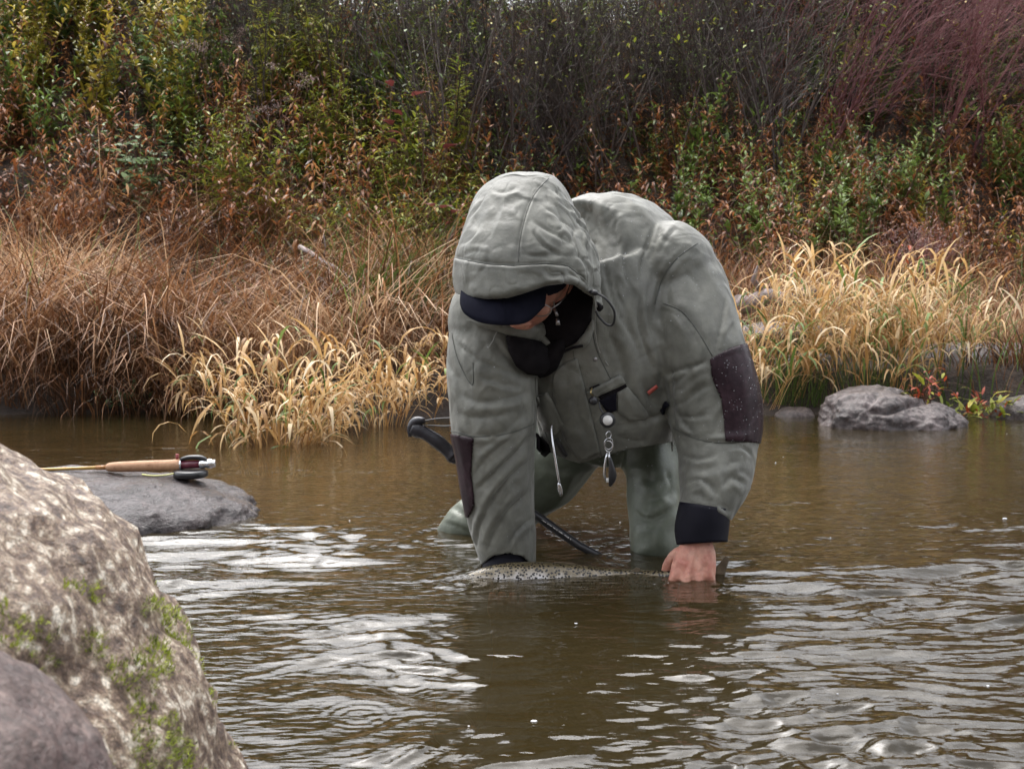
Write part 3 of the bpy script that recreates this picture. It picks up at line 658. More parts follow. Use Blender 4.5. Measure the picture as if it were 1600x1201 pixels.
# the visor stands proud below the seam
below = sstep(-1.5, 2.5, HPx[:, 1]-ysea)
HV = HV+hn*(below*.005*frontm-.003*np.exp(-((HPx[:, 1]-ysea)/2.2)**2)*frontm)[:, None]
rw = sstep(840, 900, HPx[:, 0])
HV = HV+hn*(.0045*fbm(HV*np.array([9, 9, 9]), 2, 71)+(.001+.0035*rw)*(1-2.2*np.abs(noise(HV*np.array([22, 22, 28])+noise(HV*9, 74)[:, None]*.9, 72)))-(.0008+.0022*rw)*np.exp(-np.abs(noise(HV*38, 73)/.1)**1.4))[:, None]
HS = [([(855, 277), (834, 303), (820, 336), (810, 379), (808, 411)], 3, .0045), ([(826, 339), (850, 356), (880, 372), (902, 388)], 4, .007), ([(828, 356), (850, 384), (882, 402)], 4, .007),
 ([(876, 310), (896, 336), (908, 358)], 4, .0045), ([(862, 306), (878, 342), (896, 368), (905, 392)], 4, .0045), ([(921, 345), (910, 372), (914, 392)], 4, .0045), ([(896, 394), (914, 410), (924, 434)], 4, .0045),
 ([(896, 416), (914, 440), (926, 455)], 4, .006), ([(842, 318), (866, 334), (884, 356)], 4, .005), ([(816, 396), (840, 400), (868, 396)], 4, .004), ([(728, 345), (745, 325), (760, 302)], 4, .005),
 ([(716, 385), (736, 372), (750, 350)], 4, .004), ([(764, 296), (790, 300), (812, 288)], 6, .005), ([(788, 300), (786, 330), (770, 370)], 9, -.004), ([(720, 402), (740, 392), (770, 398)], 4, .003),
 ([(850, 420), (862, 430), (884, 428)], 4, .005), 
 ([(886, 425), (900, 432), (915, 445)], 4, .006), ([(905, 340), (925, 380), (930, 420), (932, 450)], 5, .004)]
HV = folds(HV, HQ, HS)
hood = mesh('hood', HV, HQ, [M['jacket'], M['fleece']], jacket)
s_ = hood.modifiers.new('t', 'SOLIDIFY'); s_.thickness = .004; s_.offset = -1; s_.material_offset = 1; s_.material_offset_rim = 0
BH = BVHTree.FromPolygons([Vector(p) for p in HV], HQ.tolist())
for L_ in ([(857, 279), (836, 303), (822, 336), (812, 379), (810, 409)], [(712, 403), (757, 412), (803, 415), (853, 412), (884, 415), (902, 428)],):
    cordpiece('seam', L_, .0008, M['seam'], hood, .0008, tree=BH, k=6)
# collar of the jacket: black lining that also paints in the shade of the throat hollow, the open flap below and its grey rim
clothpiece('collar_lining_shade', [(858, 446), (905, 440), (926, 466), (924, 500), (908, 528), (890, 540), (870, 548), (850, 520), (838, 500), (850, 480)], .012, M['fleece'], jacket, .004, bulge=.004, tree=BJ0)
clothpiece('collar_flap', [(789, 528), (820, 533), (856, 538), (872, 531), (884, 524), (884, 545), (872, 572), (858, 583), (838, 586), (815, 583), (802, 572), (792, 552)], .012, M['fleece'], jacket, .010, bulge=.018, tree=BJ0)
clothpiece('collar_band', [(735, 500), (842, 498), (852, 520), (866, 536), (856, 539), (820, 534), (788, 527), (770, 520)], .016, M['jacket'], jacket, .006, bulge=.012, tree=BJ0)
clothpiece('collar_band', [(884, 546), (900, 536), (914, 520), (926, 498), (930, 506), (920, 534), (914, 540), (895, 545)], .014, M['jacket'], jacket, .006, bulge=.01, tree=BJ0)
cordpiece('collar_piping', [(884, 546), (898, 540), (914, 537)], .0028, M['fleece'], jacket, .026)
cordpiece('collar_piping', [(786, 500), (778, 518), (763, 546)], .0012, M['grey_cord'], jacket, .006)
# cord lock with its loop, thin draw cord
lock = mesh('cord_lock', *tube([W(922, 456, 2.30), W(927, 457, 2.295), W(933, 458, 2.295)], [.0035, .0055, .0045], n=12, k=3), M['black_plastic'], jacket)
cl = smoothpath([list(W(933, 458, 2.295)), list(W(948, 468, 2.285)), list(W(960, 487, 2.30)), list(W(958, 506, 2.33)), list(W(948, 507, 2.335)), list(W(936, 495, 2.33)), list(W(931, 486, 2.32))], 5)
mesh('cord_loop', *tube([Vector(p) for p in cl], .0023, n=8), M['cord'], jacket)
cl = smoothpath([list(W(928, 458, 2.30)), list(W(931, 484, 2.32)), list(W(929, 510, 2.36)), list(hit(936, 545)[0]+hit(936, 545)[1]*.004), list(hit(949, 571)[0]+hit(949, 571)[1]*.004)], 5)
mesh('draw_cord', *tube([Vector(p) for p in cl], .0012, n=6), M['grey_cord'], jacket)
# rain beads on the cloth
vis = np.where((JN*(JV-np.array([0, 0, H]))).sum(1) < 0)[0]; rb_ = MB()
wgt = np.where(JP[vis, 1] < 470, 1.2, .25)+np.where((JP[vis, 0] > 1110) & (JP[vis, 1] > 545) & (JP[vis, 1] < 690), 3, 0)+np.where((JP[vis, 0] > 950) & (JP[vis, 0] < 1060) & (JP[vis, 1] > 680), 1, 0)
for i in RNG.choice(vis, 560, replace=False, p=wgt/wgt.sum()):
    r = abs(RNG.normal(.0002, .0003))+.0004; V_, F_ = ball(JV[i]+JN[i]*.0035, r, 3); rb_.add(V_, F_)
M['bead'] = flat('rain_bead', (.40, .41, .43), .05, spec=1, coat=1)
o = rb_.obj('rain_bead', M['bead'], jacket); o['kind'] = 'stuff'

# ---- waders
hips = ell(948, 640, 2.80, 100, .13, 90)
leg_l = lim([(905, 640, 2.84, 76, .10), (862, 715, 2.84, 66, .095), (815, 765, 2.84, 58, .085), (765, 805, 2.85, 52, .075), (733, 840, 2.86, 50, .07), (725, 900, 2.87, 50, .065), (722, 1000, 2.88, 46, .06), (722, 1090, 2.88, 44, .06)])
leg_r = lim([(1000, 640, 2.78, 70, .10), (1014, 700, 2.74, 46, .09), (1022, 750, 2.70, 43, .08), (1024, 800, 2.66, 42, .078), (1027, 835, 2.64, 43, .076), (1028, 870, 2.63, 42, .07), (1030, 960, 2.66, 40, .065), (1032, 1110, 2.70, 38, .06)])
foot_l = tube([W(722, 1090, 2.90), W(715, 1130, 2.78), W(710, 1140, 2.68)], [.06, .055, .04], [.06, .045, .03], k=2)
foot_r = tube([W(1032, 1110, 2.72), W(1036, 1160, 2.60), W(1038, 1170, 2.50)], [.06, .055, .04], [.06, .045, .03], k=2)
WV, WQ = remesh([hips, leg_l, leg_r, foot_l, foot_r], .006, 6)
WN = vnormals(WV, WQ)
WV = WV+WN*(.007*fbm(WV*7, 2, 81)+.005*(1-2.2*np.abs(noise(WV*np.array([13, 13, 17])+noise(WV*6, 82)[:, None]*.8, 83))))[:, None]
WV = folds(WV, WQ, [([(1000, 745), (1025, 752), (1055, 740)], 7, .006), ([(990, 796), (1010, 812), (1030, 806), (1056, 790)], 6, .016), ([(1012, 780), (1035, 776), (1060, 760)], 6, .008), ([(990, 815), (1010, 822), (1040, 815)], 5, .006),
   ([(1040, 730), (1050, 760), (1045, 790)], 6, .007), ([(700, 790), (720, 800), (740, 825)], 5, .010), ([(690, 815), (715, 822), (735, 832)], 4, .008), ([(715, 775), (735, 790), (750, 815)], 5, .009), ([(850, 720), (870, 735), (895, 730)], 6, .006)])
waders = mesh('waders', WV, WQ, M['wader'], person)

# ---- body: head, arms and hands as one continuous figure
def caps(P, R, n=12, k=2, rd=None): return tube([Vector(p) for p in P], R, rd, n, k=k)
hc = W(830, 420, 2.395); up = Vector((.10, -.66, .74)).normalized(); fw = Vector((-.18, -.62, -.62)); fw = (fw-up*fw.dot(up)).normalized(); rt = fw.cross(up).normalized()
AX = Matrix((rt, fw, up)).transposed()
def hp(x, y, z): return hc+rt*x+fw*y+up*z
parts = [ball(hc, (.074, .092, .088), 16, AX), ball(hp(0, .03, -.045), (.058, .058, .062), 14, AX), ball(hp(0, .055, -.082), (.03, .026, .024), 10, AX)]
parts += [tube([hp(0, .085, .012), hp(0, .103, -.012), hp(0, .108, -.026)], [.008, .012, .014], n=10, k=2), ball(hp(0, .092, -.055), (.026, .012, .008), 8, AX), ball(hp(0, .090, -.066), (.022, .012, .007), 8, AX),
          ball(hp(.0, .086, .018), (.048, .012, .010), 8, AX)]
for s in (-1, 1): parts += [ball(hp(s*.077, -.005, -.015), (.008, .018, .031), 8, AX), ball(hp(s*.034, .072, -.028), (.02, .02, .018), 8, AX)]
neck = W(880, 455, 2.52)
parts += [caps([hp(0, -.02, -.04), W(865, 440, 2.47), neck, W(905, 475, 2.62)], [.058, .056, .062, .11])]
parts += [caps([W(905, 475, 2.60), W(930, 500, 2.75), W(942, 580, 2.90)], [.14, .16, .13], rd=[.11, .12, .11])]
parts += [caps([W(1010, 440, 2.62), W(1075, 510, 2.56), W(1108, 625, 2.50), W(1112, 730, 2.44), W(1100, 800, 2.40), W(1090, 845, 2.38)], [.06, .05, .042, .038, .031, .029], rd=[.06, .05, .042, .036, .026, .021]),
          caps([W(930, 470, 2.62), W(1020, 440, 2.62)], [.09, .06]), caps([W(880, 480, 2.58), W(800, 500, 2.56)], [.09, .06])]
parts += [caps([W(800, 500, 2.56), W(772, 600, 2.50), W(772, 700, 2.47), W(785, 800, 2.48), W(793, 880, 2.47)], [.06, .05, .042, .036, .030], rd=[.06, .05, .042, .034, .024])]
# right hand (photo right): back of the hand to us, fingers closing under the tail
def hand(P):
    out = []
    wr, kn, fs, th = P['wrist'], P['knuckles'], P['fingers'], P['thumb']
    a, b = kn[0], kn[-1]; mid = (a+b)/2
    side = (b-a).normalized(); ax = (mid-wr).normalized(); nrm_ = side.cross(ax).normalized(); hw = (b-a).length/2+.0085
    sec = []
    for t_, w_, th_ in ((-.12, .030, .021), (.1, .031, .020), (.35, hw*.90, .019), (.65, hw*1.0, .018), (.9, hw*1.02, .0155), (1.06, hw*.95, .0125)):
        c = wr+(mid-wr)*t_; sec.append([c+side*w_*math.copysign(abs(math.cos(2*PI*j/20))**.8, math.cos(2*PI*j/20))+nrm_*th_*math.copysign(abs(math.sin(2*PI*j/20))**.85, math.sin(2*PI*j/20)) for j in range(20)])
    out.append(rings(sec))
    for k_, f in zip(kn, fs):
        r = f[0]; pts = [k_+(wr-k_)*.22]+[k_]+list(f[1]); rr = [r*.95, r*1.10, r*1.0, r*.97, r*.9, r*.72][:len(pts)]
        out.append(tube(pts, rr, n=12, k=3))
        out.append(ball(k_+nrm_*0, r*1.12, 7))
    pts, rr = th; out.append(tube(pts, rr, n=12, k=3))
    for t_ in range(4): out.append(tube([wr+(kn[t_]-wr)*.3+P['back']*.0155, kn[t_]+P['back']*.0085], [.0022, .0038], n=8, k=2))
    return out
K = [W(1053, 904, 2.350), W(1072, 909, 2.338), W(1092, 909, 2.338), W(1110, 903, 2.347)]
fing = []
for i, (ln_, r) in enumerate(((1.0, .0098), (1.08, .0102), (1.0, .0098), (.82, .0086))):
    k0 = K[i]; dx = (-.006+.004*i)
    fing.append((r, [k0+Vector((dx*.4, .002, -.024*ln_)), k0+Vector((dx*.7, .012, -.043*ln_)), k0+Vector((dx, .032*ln_+.004, -.052*ln_)), k0+Vector((dx, .050*ln_+.004, -.044*ln_))]))
parts += hand(dict(wrist=W(1089, 842, 2.378), knuckles=K, fingers=fing, back=Vector((0, -.9, .35)).normalized(),
   thumb=([W(1078, 858, 2.383), W(1060, 866, 2.388), W(1047, 879, 2.395), W(1041, 892, 2.400), W(1041, 902, 2.404)], [.014, .0145, .012, .0102, .0075])))
# left hand under water below the belly, palm up
K2 = [W(770, 935, 2.44), W(785, 938, 2.44), W(801, 938, 2.44), W(816, 934, 2.44)]
K2 = [Vector((p.x, 2.40, -.066)) for p in K2]
wr2 = W(792, 905, 2.455); wr2 = Vector((wr2.x, 2.462, -.040))
fing = [(r, [k0+Vector((0, -.026*l, -.004)), k0+Vector((0, -.045*l, .006)), k0+Vector((0, -.052*l, .026*l)), k0+Vector((0, -.048*l, .042*l))]) for k0, (l, r) in zip(K2, ((1, .0095), (1.06, .0098), (1, .0095), (.84, .0083)))]
parts += hand(dict(wrist=wr2, knuckles=K2, fingers=fing, back=Vector((0, .2, -.98)), thumb=([wr2+Vector((.02, -.01, 0)), wr2+Vector((.042, -.025, .004)), wr2+Vector((.054, -.042, .014)), wr2+Vector((.056, -.052, .026))], [.013, .0125, .0105, .008])))
parts = [(V_, [f for f in F_]) for V_, F_ in parts]
PV, PQ = remesh(parts, .0027, 4, .5)
PN = vnormals(PV, PQ)
pp_ = PX(PV); hz = np.exp(-(((pp_[:, 0]-1085)/60)**2+((pp_[:, 1]-880)/50)**2))
PV = PV+PN*(hz*(.0009*fbm(PV*70, 3, 91)+.0007*(1-2*np.abs(noise(PV*np.array([160, 90, 45]), 92)))))[:, None]
# veins and knuckle creases on the back of the hand
PV = folds(PV, PQ, [([(1098, 852), (1100, 872), (1092, 890), (1084, 902)], 2.6, -.0014), ([(1086, 850), (1084, 868), (1092, 884)], 2.4, -.0010), ([(1112, 856), (1112, 876), (1106, 896)], 2.4, -.0010), ([(1070, 856), (1066, 880), (1068, 898)], 2.4, -.0008),
   ([(1048, 868), (1052, 880), (1050, 896)], 3, .0016), ([(1046, 893), (1058, 900), (1070, 899)], 2.5, .0010), ([(1062, 905), (1063, 914)], 2.5, .0016), ([(1081, 903), (1082, 914)], 2.5, .0016), ([(1101, 901), (1101, 912)], 2.5, .0016), ([(1078, 892), (1090, 894), (1102, 890)], 2.2, .0008)])
body = mesh('body', PV, PQ, M['skin'], person)
M['eye'] = flat('eye_white', (.75, .72, .68), .2); M['hair'] = pmat('grey_brown_hair', [(.3, (.05, .04, .03)), (.7, (.16, .13, .11))], 40, .6, .6, 200)
for s in (-1, 1): mesh('eye', *ball(hp(s*.031, .083, -.002), .0115, 8), M['eye'], body)
hr_, hf_ = ball(hp(0, -.008, .012), (.0785, .093, .087), 12, AX); mesh('hair', hr_, hf_, M['hair'], body)
# glasses
gm = MB()
for s in (-1, 1):
    gm.add(*tube([hp(s*.036+.022*math.cos(2*PI*i/16), .103-.004*abs(math.cos(2*PI*i/16)), -.006+.016*math.sin(2*PI*i/16)) for i in range(17)], .0012, n=6, cap=False))
    gm.add(*tube([hp(s*.058, .099, 0), hp(s*.078, .06, .002), hp(s*.079, -.005, 0)], .0013, n=6, k=2))
gm.add(*tube([hp(-.014, .106, 0), hp(0, .112, .002), hp(.014, .106, 0)], .0012, n=6, k=2))
gl_ = gm.obj('glasses', M['dull_steel'], person)
# ---- cap: crown on the head (under the hood) and the curved brim
cap = mesh('cap', *ball(hp(0, -.006, .028), (.084, .099, .082), 14, AX), M['cap'], person)
inner = smoothpath([[722, 452], [745, 456], [775, 456], [805, 450], [832, 442], [858, 436]], 5); outer = smoothpath([[720, 474], [727, 491], [752, 504], [792, 508], [824, 503], [850, 478]], 5)
rowsB = []
for (a, b) in zip(inner, outer):
    t0 = len(rowsB)/(len(inner)-1); arch = math.sin(PI*t0)
    A_ = W(a[0], a[1]-4, 2.345-.035*arch); B_ = W(b[0], b[1], 2.31-.05*arch); r = []
    for q in range(9):
        u_ = q/8; p = A_.lerp(B_, u_)+Vector((0, -.010, .004))*math.sin(PI*u_); r.append(p)
    rowsB.append(r)
V_, F_ = rings(rowsB, cap=False, closed=False); brim = mesh('brim', V_, F_, M['cap'], cap); s_ = brim.modifiers.new('t', 'SOLIDIFY'); s_.thickness = .004; s_.offset = 0
BB = BVHTree.FromPolygons([Vector(p) for p in V_], F_)
for o_ in (4, 7, 10):
    L_ = [(x, y-o_) for x, y in ((735, 497), (752, 504), (792, 508), (824, 503))]
for k_ in (786,): cordpiece('seam', [(k_, 462), (k_+2, 480), (k_+4, 502)], .0006, M['cap'], brim, .0035, tree=BB)
# ---- zip pull hanging in the collar
zp = MB(); zp.add(*tube([W(864, 478, 2.37), W(868, 486, 2.36), W(871, 494, 2.36)], [.002, .003, .003], n=8, k=2)); zp.add(*tube([W(871, 497, 2.36), W(872, 508, 2.358)], [.003, .0045], [.0015, .002], n=8)); zp.obj('zip_pull', M['dull_steel'], jacket)
cordpiece('zip_pull_cord', [(858, 447), (864, 462), (866, 478)], .0015, M['grey_cord'], jacket, onsurf=False, D_=2.365)
# ------------------------------------------------------------------ things the angler carries
ret = empty('retractor', W(949, 656, 2.40), label='round black gear retractor with a white disc hanging from the jacket by a ring', cat='tool')
P0 = W(949, 656, 2.40); tw = Vector((0, -1, .05)).normalized()
mesh('case', *tube([P0-tw*-.0, P0+tw*.006, P0+tw*.009], [.0155, .0155, .013], n=28, hint=Vector((0, 0, 1))), M['black_plastic'], ret)
mesh('disc', *tube([P0+tw*.0085, P0+tw*.0105], [.0098, .0094], n=24, hint=Vector((0, 0, 1))), M['white_plastic'], ret)
mesh('strap', *tube([W(936, 628, 2.41), W(938, 638, 2.405), W(943, 646, 2.40)], [.0017, .0017, .0017], n=6, k=2), M['cord'], ret)
mesh('pin', *tube([W(925, 606, 2.415), W(923, 613, 2.40), W(926, 617, 2.41)], .0014, n=6, k=4), flat('brass', (.6, .45, .2), .3, metal=1), ret)
mesh('swivel', *ball(W(927, 626, 2.41), (.0095, .0085, .009), 8), M['black_plastic'], ret)
def ringm(c, rx, rz, r, tilt=0, n=20):
    return tube([c+Vector((rx*math.cos(2*PI*i/n), tilt*math.cos(2*PI*i/n), rz*math.sin(2*PI*i/n))) for i in range(n+1)], r, n=6, cap=False)
mesh('ring', *ringm(W(951, 679, 2.395), .0055, .0065, .0011, .004), M['steel'], ret)
clip = empty('nipper', W(951, 700, 2.395), label='bright steel line nipper with dark handle dangling below the retractor on a split ring', cat='tool')
mesh('split_ring', *ringm(W(951, 693, 2.395), .0088, .0112, .0013, .003), M['steel'], clip)
mesh('split_ring', *ringm(W(951, 697, 2.392), .0078, .0108, .0011, -.004), M['steel'], clip)
lv = MB()
for s in (-1, 1): lv.add(*tube([W(950+s*1.5, 706, 2.395), W(949+s*4, 726, 2.392), W(950+s*5.5, 742, 2.392), W(951+s*3, 754, 2.394)], [.0016, .0026, .0030, .0016], [.001, .002, .003, .001], n=8, k=2))
lv.obj('jaw', M['steel'], clip)
mesh('handle', *tube([W(953, 714, 2.388), W(956, 732, 2.386), W(957, 746, 2.386), W(953, 759, 2.390)], [.0025, .0065, .0078, .003], [.002, .004, .004, .002], n=10, k=3), M['black_plastic'], clip)
mesh('white_mark', *box(W(949, 750, 2.3835), (.005, .0012, .0085)), M['white_plastic'], clip)
fo = empty('forceps', W(872, 720, 2.38), label='thin steel forceps hanging from the chest beside the sleeve', cat='tool')
mesh('shaft', *tube([W(863, 663, 2.41), W(861.5, 671, 2.40), W(865, 700, 2.385), W(871, 738, 2.38), W(874, 755, 2.38)], [.0018, .0020, .0024, .0026, .0026], n=8, k=3), M['steel'], fo)
for s in (-1, 1): mesh('jaw', *tube([W(873, 753, 2.38), W(875+s*1.6, 764, 2.38), W(877+s*1.0, 775, 2.38)], [.0024, .0030, .0014], n=8, k=2), M['steel'], fo)
# wading staff
st = empty('wading_staff', W(720, 700, 2.60), label='black wading staff with wrist strap passing behind the sleeve into the water', cat='staff')
A = W(690, 690, 2.63); B = W(905, 853, 2.66); C = W(1040, 935, 2.72)
mesh('shaft', *tube([W(700, 706, 2.60), W(770, 763, 2.61), W(845, 810, 2.62), W(905, 852, 2.60), W(960, 880, 2.58), W(1080, 955, 2.56)], [.0105, .0105, .0098, .0088, .0074, .006], n=14, k=2), M['black_plastic'], st)
M['grip'] = pmat('staff_grip', [(.3, (.014, .014, .018)), (.7, (.035, .034, .042))], 30, .25, .2, 150)
mesh('grip', *tube([W(643, 668, 2.60), W(652, 672, 2.60), W(664, 677, 2.60), W(684, 690, 2.60), (W(700, 704, 2.60)), W(708, 712, 2.60)], [.012, .0165, .0135, .0155, .014, .017], [.012, .014, .0125, .014, .013, .016], n=16, k=3), M['grip'], st)
mesh('pommel', *tube([W(641, 682, 2.60), W(642, 668, 2.60), W(650, 658, 2.60), W(664, 657, 2.60)], [.004, .0085, .0105, .006], n=12, k=3), M['grip'], st)
mesh('collar', *tube([W(700, 719, 2.60), W(707, 716, 2.60), W(716, 719, 2.60)], [.006, .012, .009], n=12, k=2), M['grip'], st)
sp = smoothpath([list(W(655, 659, 2.60)), list(W(680, 654, 2.60)), list(W(708, 653, 2.60)), list(W(716, 660, 2.62)), list(W(700, 665, 2.61)), list(W(664, 664, 2.60))], 4)
mesh('strap', *tube([Vector(p) for p in sp], [.0012]*len(sp), [.006]*len(sp), n=8), M['cord'], st)
mk_ = MB()
for i in range(26):                                           # worn small print along the shaft
    if i % 5 == 4: continue
    a = i/26; p = W(847, 812, 2.609).lerp(W(893, 843, 2.592), a); hgt = .0012+.0008*(i > 12)
    mk_.add(*box(p+Vector((.0, -.0085, .0015)), (.0011+.0006*(i % 3), .0012, hgt*(1+.5*(i % 2)))))
mk_.obj('faded_print', M['white_plastic'], st)
# ------------------------------------------------------------------ trout
tro = empty('trout', W(880, 905, 2.40), label='spotted brown trout held at the water surface by the angler', cat='fish')
m = bpy.data.materials.new('trout_skin'); m.use_nodes = True; t = m.node_tree; N = t.nodes; L = t.links; b = N['Principled BSDF']
a1 = N.new('ShaderNodeAttribute'); a1.attribute_name = 'side'
cr = N.new('ShaderNodeValToRGB'); e = cr.color_ramp.elements
for i, (p, c) in enumerate([(0, (.55, .55, .56)), (.64, (.66, .67, .70)), (.75, (.42, .39, .36)), (.86, (.18, .145, .09)), (1, (.07, .055, .028))]):
    q = e[i] if i < 2 else e.new(p)
    q.position = p; q.color = (*c, 1)
tc = N.new('ShaderNodeTexCoord'); n0 = N.new('ShaderNodeTexNoise'); n0.inputs['Scale'].default_value = 60; L.new(tc.outputs['Object'], n0.inputs['Vector'])
ma = N.new('ShaderNodeMath'); ma.operation = 'MULTIPLY_ADD'; L.new(n0.outputs[0], ma.inputs[0]); ma.inputs[1].default_value = .3
ms = N.new('ShaderNodeMath'); ms.operation = 'SUBTRACT'; L.new(a1.outputs['Fac'], ms.inputs[0]); ms.inputs[1].default_value = .15; L.new(ms.outputs[0], ma.inputs[2]); L.new(ma.outputs[0], cr.inputs[0])
vo = N.new('ShaderNodeTexVoronoi'); vo.inputs['Scale'].default_value = 175; vo.inputs['Randomness'].default_value = 1; L.new(tc.outputs['Object'], vo.inputs['Vector'])
lt = N.new('ShaderNodeMapRange'); lt.inputs[1].default_value = .38; lt.inputs[2].default_value = .46; lt.inputs[3].default_value = 1; lt.inputs[4].default_value = 0; L.new(vo.outputs['Distance'], lt.inputs[0])
up_ = N.new('ShaderNodeMapRange'); up_.inputs[1].default_value = .22; up_.inputs[2].default_value = .42; L.new(a1.outputs['Fac'], up_.inputs[0])
sm = N.new('ShaderNodeMath'); sm.operation = 'MULTIPLY'; L.new(lt.outputs[0], sm.inputs[0]); L.new(up_.outputs[0], sm.inputs[1])
mx = N.new('ShaderNodeMix'); mx.data_type = 'RGBA'; L.new(sm.outputs[0], mx.inputs[0]); L.new(cr.outputs[0], mx.inputs[6]); mx.inputs[7].default_value = (.012, .01, .009, 1)
L.new(mx.outputs[2], b.inputs['Base Color']); b.inputs['Roughness'].default_value = .2; b.inputs['Coat Weight'].default_value = .2; b.inputs['Metallic'].default_value = .15
v2 = N.new('ShaderNodeTexVoronoi'); v2.inputs['Scale'].default_value = 420; L.new(tc.outputs['Object'], v2.inputs['Vector']); bp = N.new('ShaderNodeBump'); bp.inputs['Strength'].default_value = .35; bp.inputs['Distance'].default_value = .001
L.new(v2.outputs['Distance'], bp.inputs['Height']); L.new(bp.outputs[0], b.inputs['Normal']); M['trout'] = m
#        px, top py, bottom py, half thickness
FB = [(722, 903, 909, .004), (730, 897, 916, .012), (745, 890, 926, .020), (765, 884, 938, .025), (795, 879, 948, .030), (830, 877.5, 953, .033), (870, 879, 954, .033), (910, 883, 950, .030), (950, 887, 943, .026), (990, 890, 933, .021), (1020, 890.5, 928, .018), (1045, 891.5, 926, .0145), (1075, 893, 923, .011), (1100, 893, 923, .007)]
FBs = smoothpath(FB, 5); R = []; sidev = []
for (x, yt, yb, th) in FBs:
    D_ = 2.405-.02*math.cos((x-722)/380*PI)*.6+(.0 if x < 1000 else 0)
    if x > 1000: D_ = D_+(2.384-D_)*min(1, (x-1000)/50)
    T_, B_ = W(x, yt, D_), W(x, yb, D_); c = (T_+B_)/2; h_ = (T_-B_).length/2; r = []
    for j in range(40):
        a = 2*PI*j/40; r.append(c+Vector((0, -math.copysign(abs(math.sin(a))**.9, math.sin(a))*th, math.copysign(abs(math.cos(a))**1.0, math.cos(a))*h_))); sidev.append((math.cos(a)+1)/2*.9+.08)
    R.append(r)
V_, F_ = rings(R)
fish = mesh('fish_body', V_, F_, M['trout'], tro, attr={'side': sidev})
FT = BVHTree.FromPolygons([Vector(p) for p in V_], F_)
M['fin'] = pmat('fin', [(.3, (.10, .075, .045)), (.7, (.26, .2, .13))], 40, .35, .4, 120, trans=.3)
def fin(name, pts, D_, th=.0012, dy=0):
    P = [W(x, y, D_+(dy*i/len(pts))) for i, (x, y) in enumerate(pts)]; n = len(P)
    V_ = [p+Vector((0, -th, 0)) for p in P]+[p+Vector((0, th, 0)) for p in P]
    F_ = [tuple(range(n)), tuple(range(2*n-1, n-1, -1))]+[(i, n+i, n+(i+1) % n, (i+1) % n) for i in range(n)]
    return mesh(name, V_, F_, M['fin'], tro, smooth=False)
fin('tail_fin', [(1095, 897), (1120, 884), (1134, 868), (1140, 872), (1134, 890), (1130, 908), (1134, 925), (1142, 944), (1134, 946), (1118, 932), (1095, 919)], 2.392)
fin('dorsal_fin', [(862, 882), (868, 877), (895, 879), (912, 886), (900, 890), (870, 888)], 2.408)
fin('adipose_fin', [(985, 892), (994, 886), (1000, 888), (998, 893)], 2.398)
fin('pectoral_fin', [(775, 935), (790, 940), (812, 958), (800, 958), (782, 948)], 2.372, dy=-.01)
fin('anal_fin', [(968, 936), (985, 934), (992, 950), (980, 948)], 2.395)
for s in (-1, 1): e_ = mesh('eye', *ball(W(738, 903, 2.402)+Vector((0, s*.0145, 0)), (.0048, .0025, .0048), 8), flat('trout_eye', (.02, .018, .01), .1, coat=1), tro)
# ------------------------------------------------------------------ fly rod on the flat stone
rod = empty('fly_rod', W(250, 728, 3.1), label='fly rod with cork grip and black reel resting on the flat grey stone', cat='fishing rod')
M['cork'] = pmat('cork', [(.25, (.16, .075, .04)), (.42, (.42, .23, .13)), (.7, (.52, .31, .19))], 55, .7, .6, 200, bdist=.002)
M['cane'] = flat('varnished_cane', (.50, .30, .07), .25, coat=.6); M['wine'] = flat('dark_red_wood', (.12, .02, .035), .25, coat=.6); M['silver'] = flat('silver', (.85, .85, .86), .18, metal=1)
def rp(px, dy=0): return W(px, 732.5-(px-90)*.035+dy, 3.10)
mesh('shaft', *tube([rp(-320), rp(-100), rp(100), rp(168)], [.0026, .0032, .0042, .0048], n=10), M['cane'], rod)
mesh('winding', *tube([rp(150), rp(168)], [.0056, .0058], n=12), flat('thread', (.35, .16, .05), .35), rod)
mesh('grip', *tube([rp(166), rp(168), rp(176), rp(200), rp(228), rp(255), rp(270), rp(280), rp(282)], [.006, .0095, .0122, .0135, .0140, .0135, .0140, .0150, .0135], n=20, k=2), M['cork'], rod)
mesh('ring', *tube([rp(281.5), rp(284)], [.0142, .0142], n=20), M['silver'], rod)
mesh('reel_seat', *tube([rp(284), rp(313)], [.0108, .0105], n=20), M['wine'], rod)
mesh('butt_cap', *tube([rp(312), rp(314), rp(319), rp(320), rp(324), rp(325), rp(331), rp(332), rp(336), rp(337)], [.0112, .0122, .0122, .0104, .0104, .0122, .0122, .0095, .0102, .008], n=20), M['silver'], rod)
reel = mesh('reel', *tube([W(298, 739.5, 3.085)+Vector((0, 0, -.009)), W(298, 739.5, 3.085)+Vector((0, 0, -.006)), W(298, 739.5, 3.085)+Vector((0, 0, .006)), W(298, 739.5, 3.085)+Vector((0, 0, .009))], [.038, .043, .043, .036], n=32, hint=Vector((0, 1, 0))), M['black_plastic'], rod)
mesh('reel_foot', *tube([rp(282, -8), rp(295, -11), rp(315, -10), rp(324, -5)], [.004, .006, .006, .003], [.008, .010, .010, .006], n=10, k=3), M['black_plastic'], rod)
mesh('reel_handle', *tube([W(277, 721, 3.10), W(277, 709, 3.10)], [.0035, .0045], n=10), flat('red_knob', (.22, .03, .03), .4), rod)
cl = smoothpath([list(W(222, 741, 3.06)), list(W(240, 743, 3.05)), list(W(262, 741.5, 3.06)), list(W(280, 737, 3.07))], 4)
mesh('line', *tube([Vector(p) for p in cl], .0019, n=6), flat('fly_line', (.55, .55, .2), .4), rod)
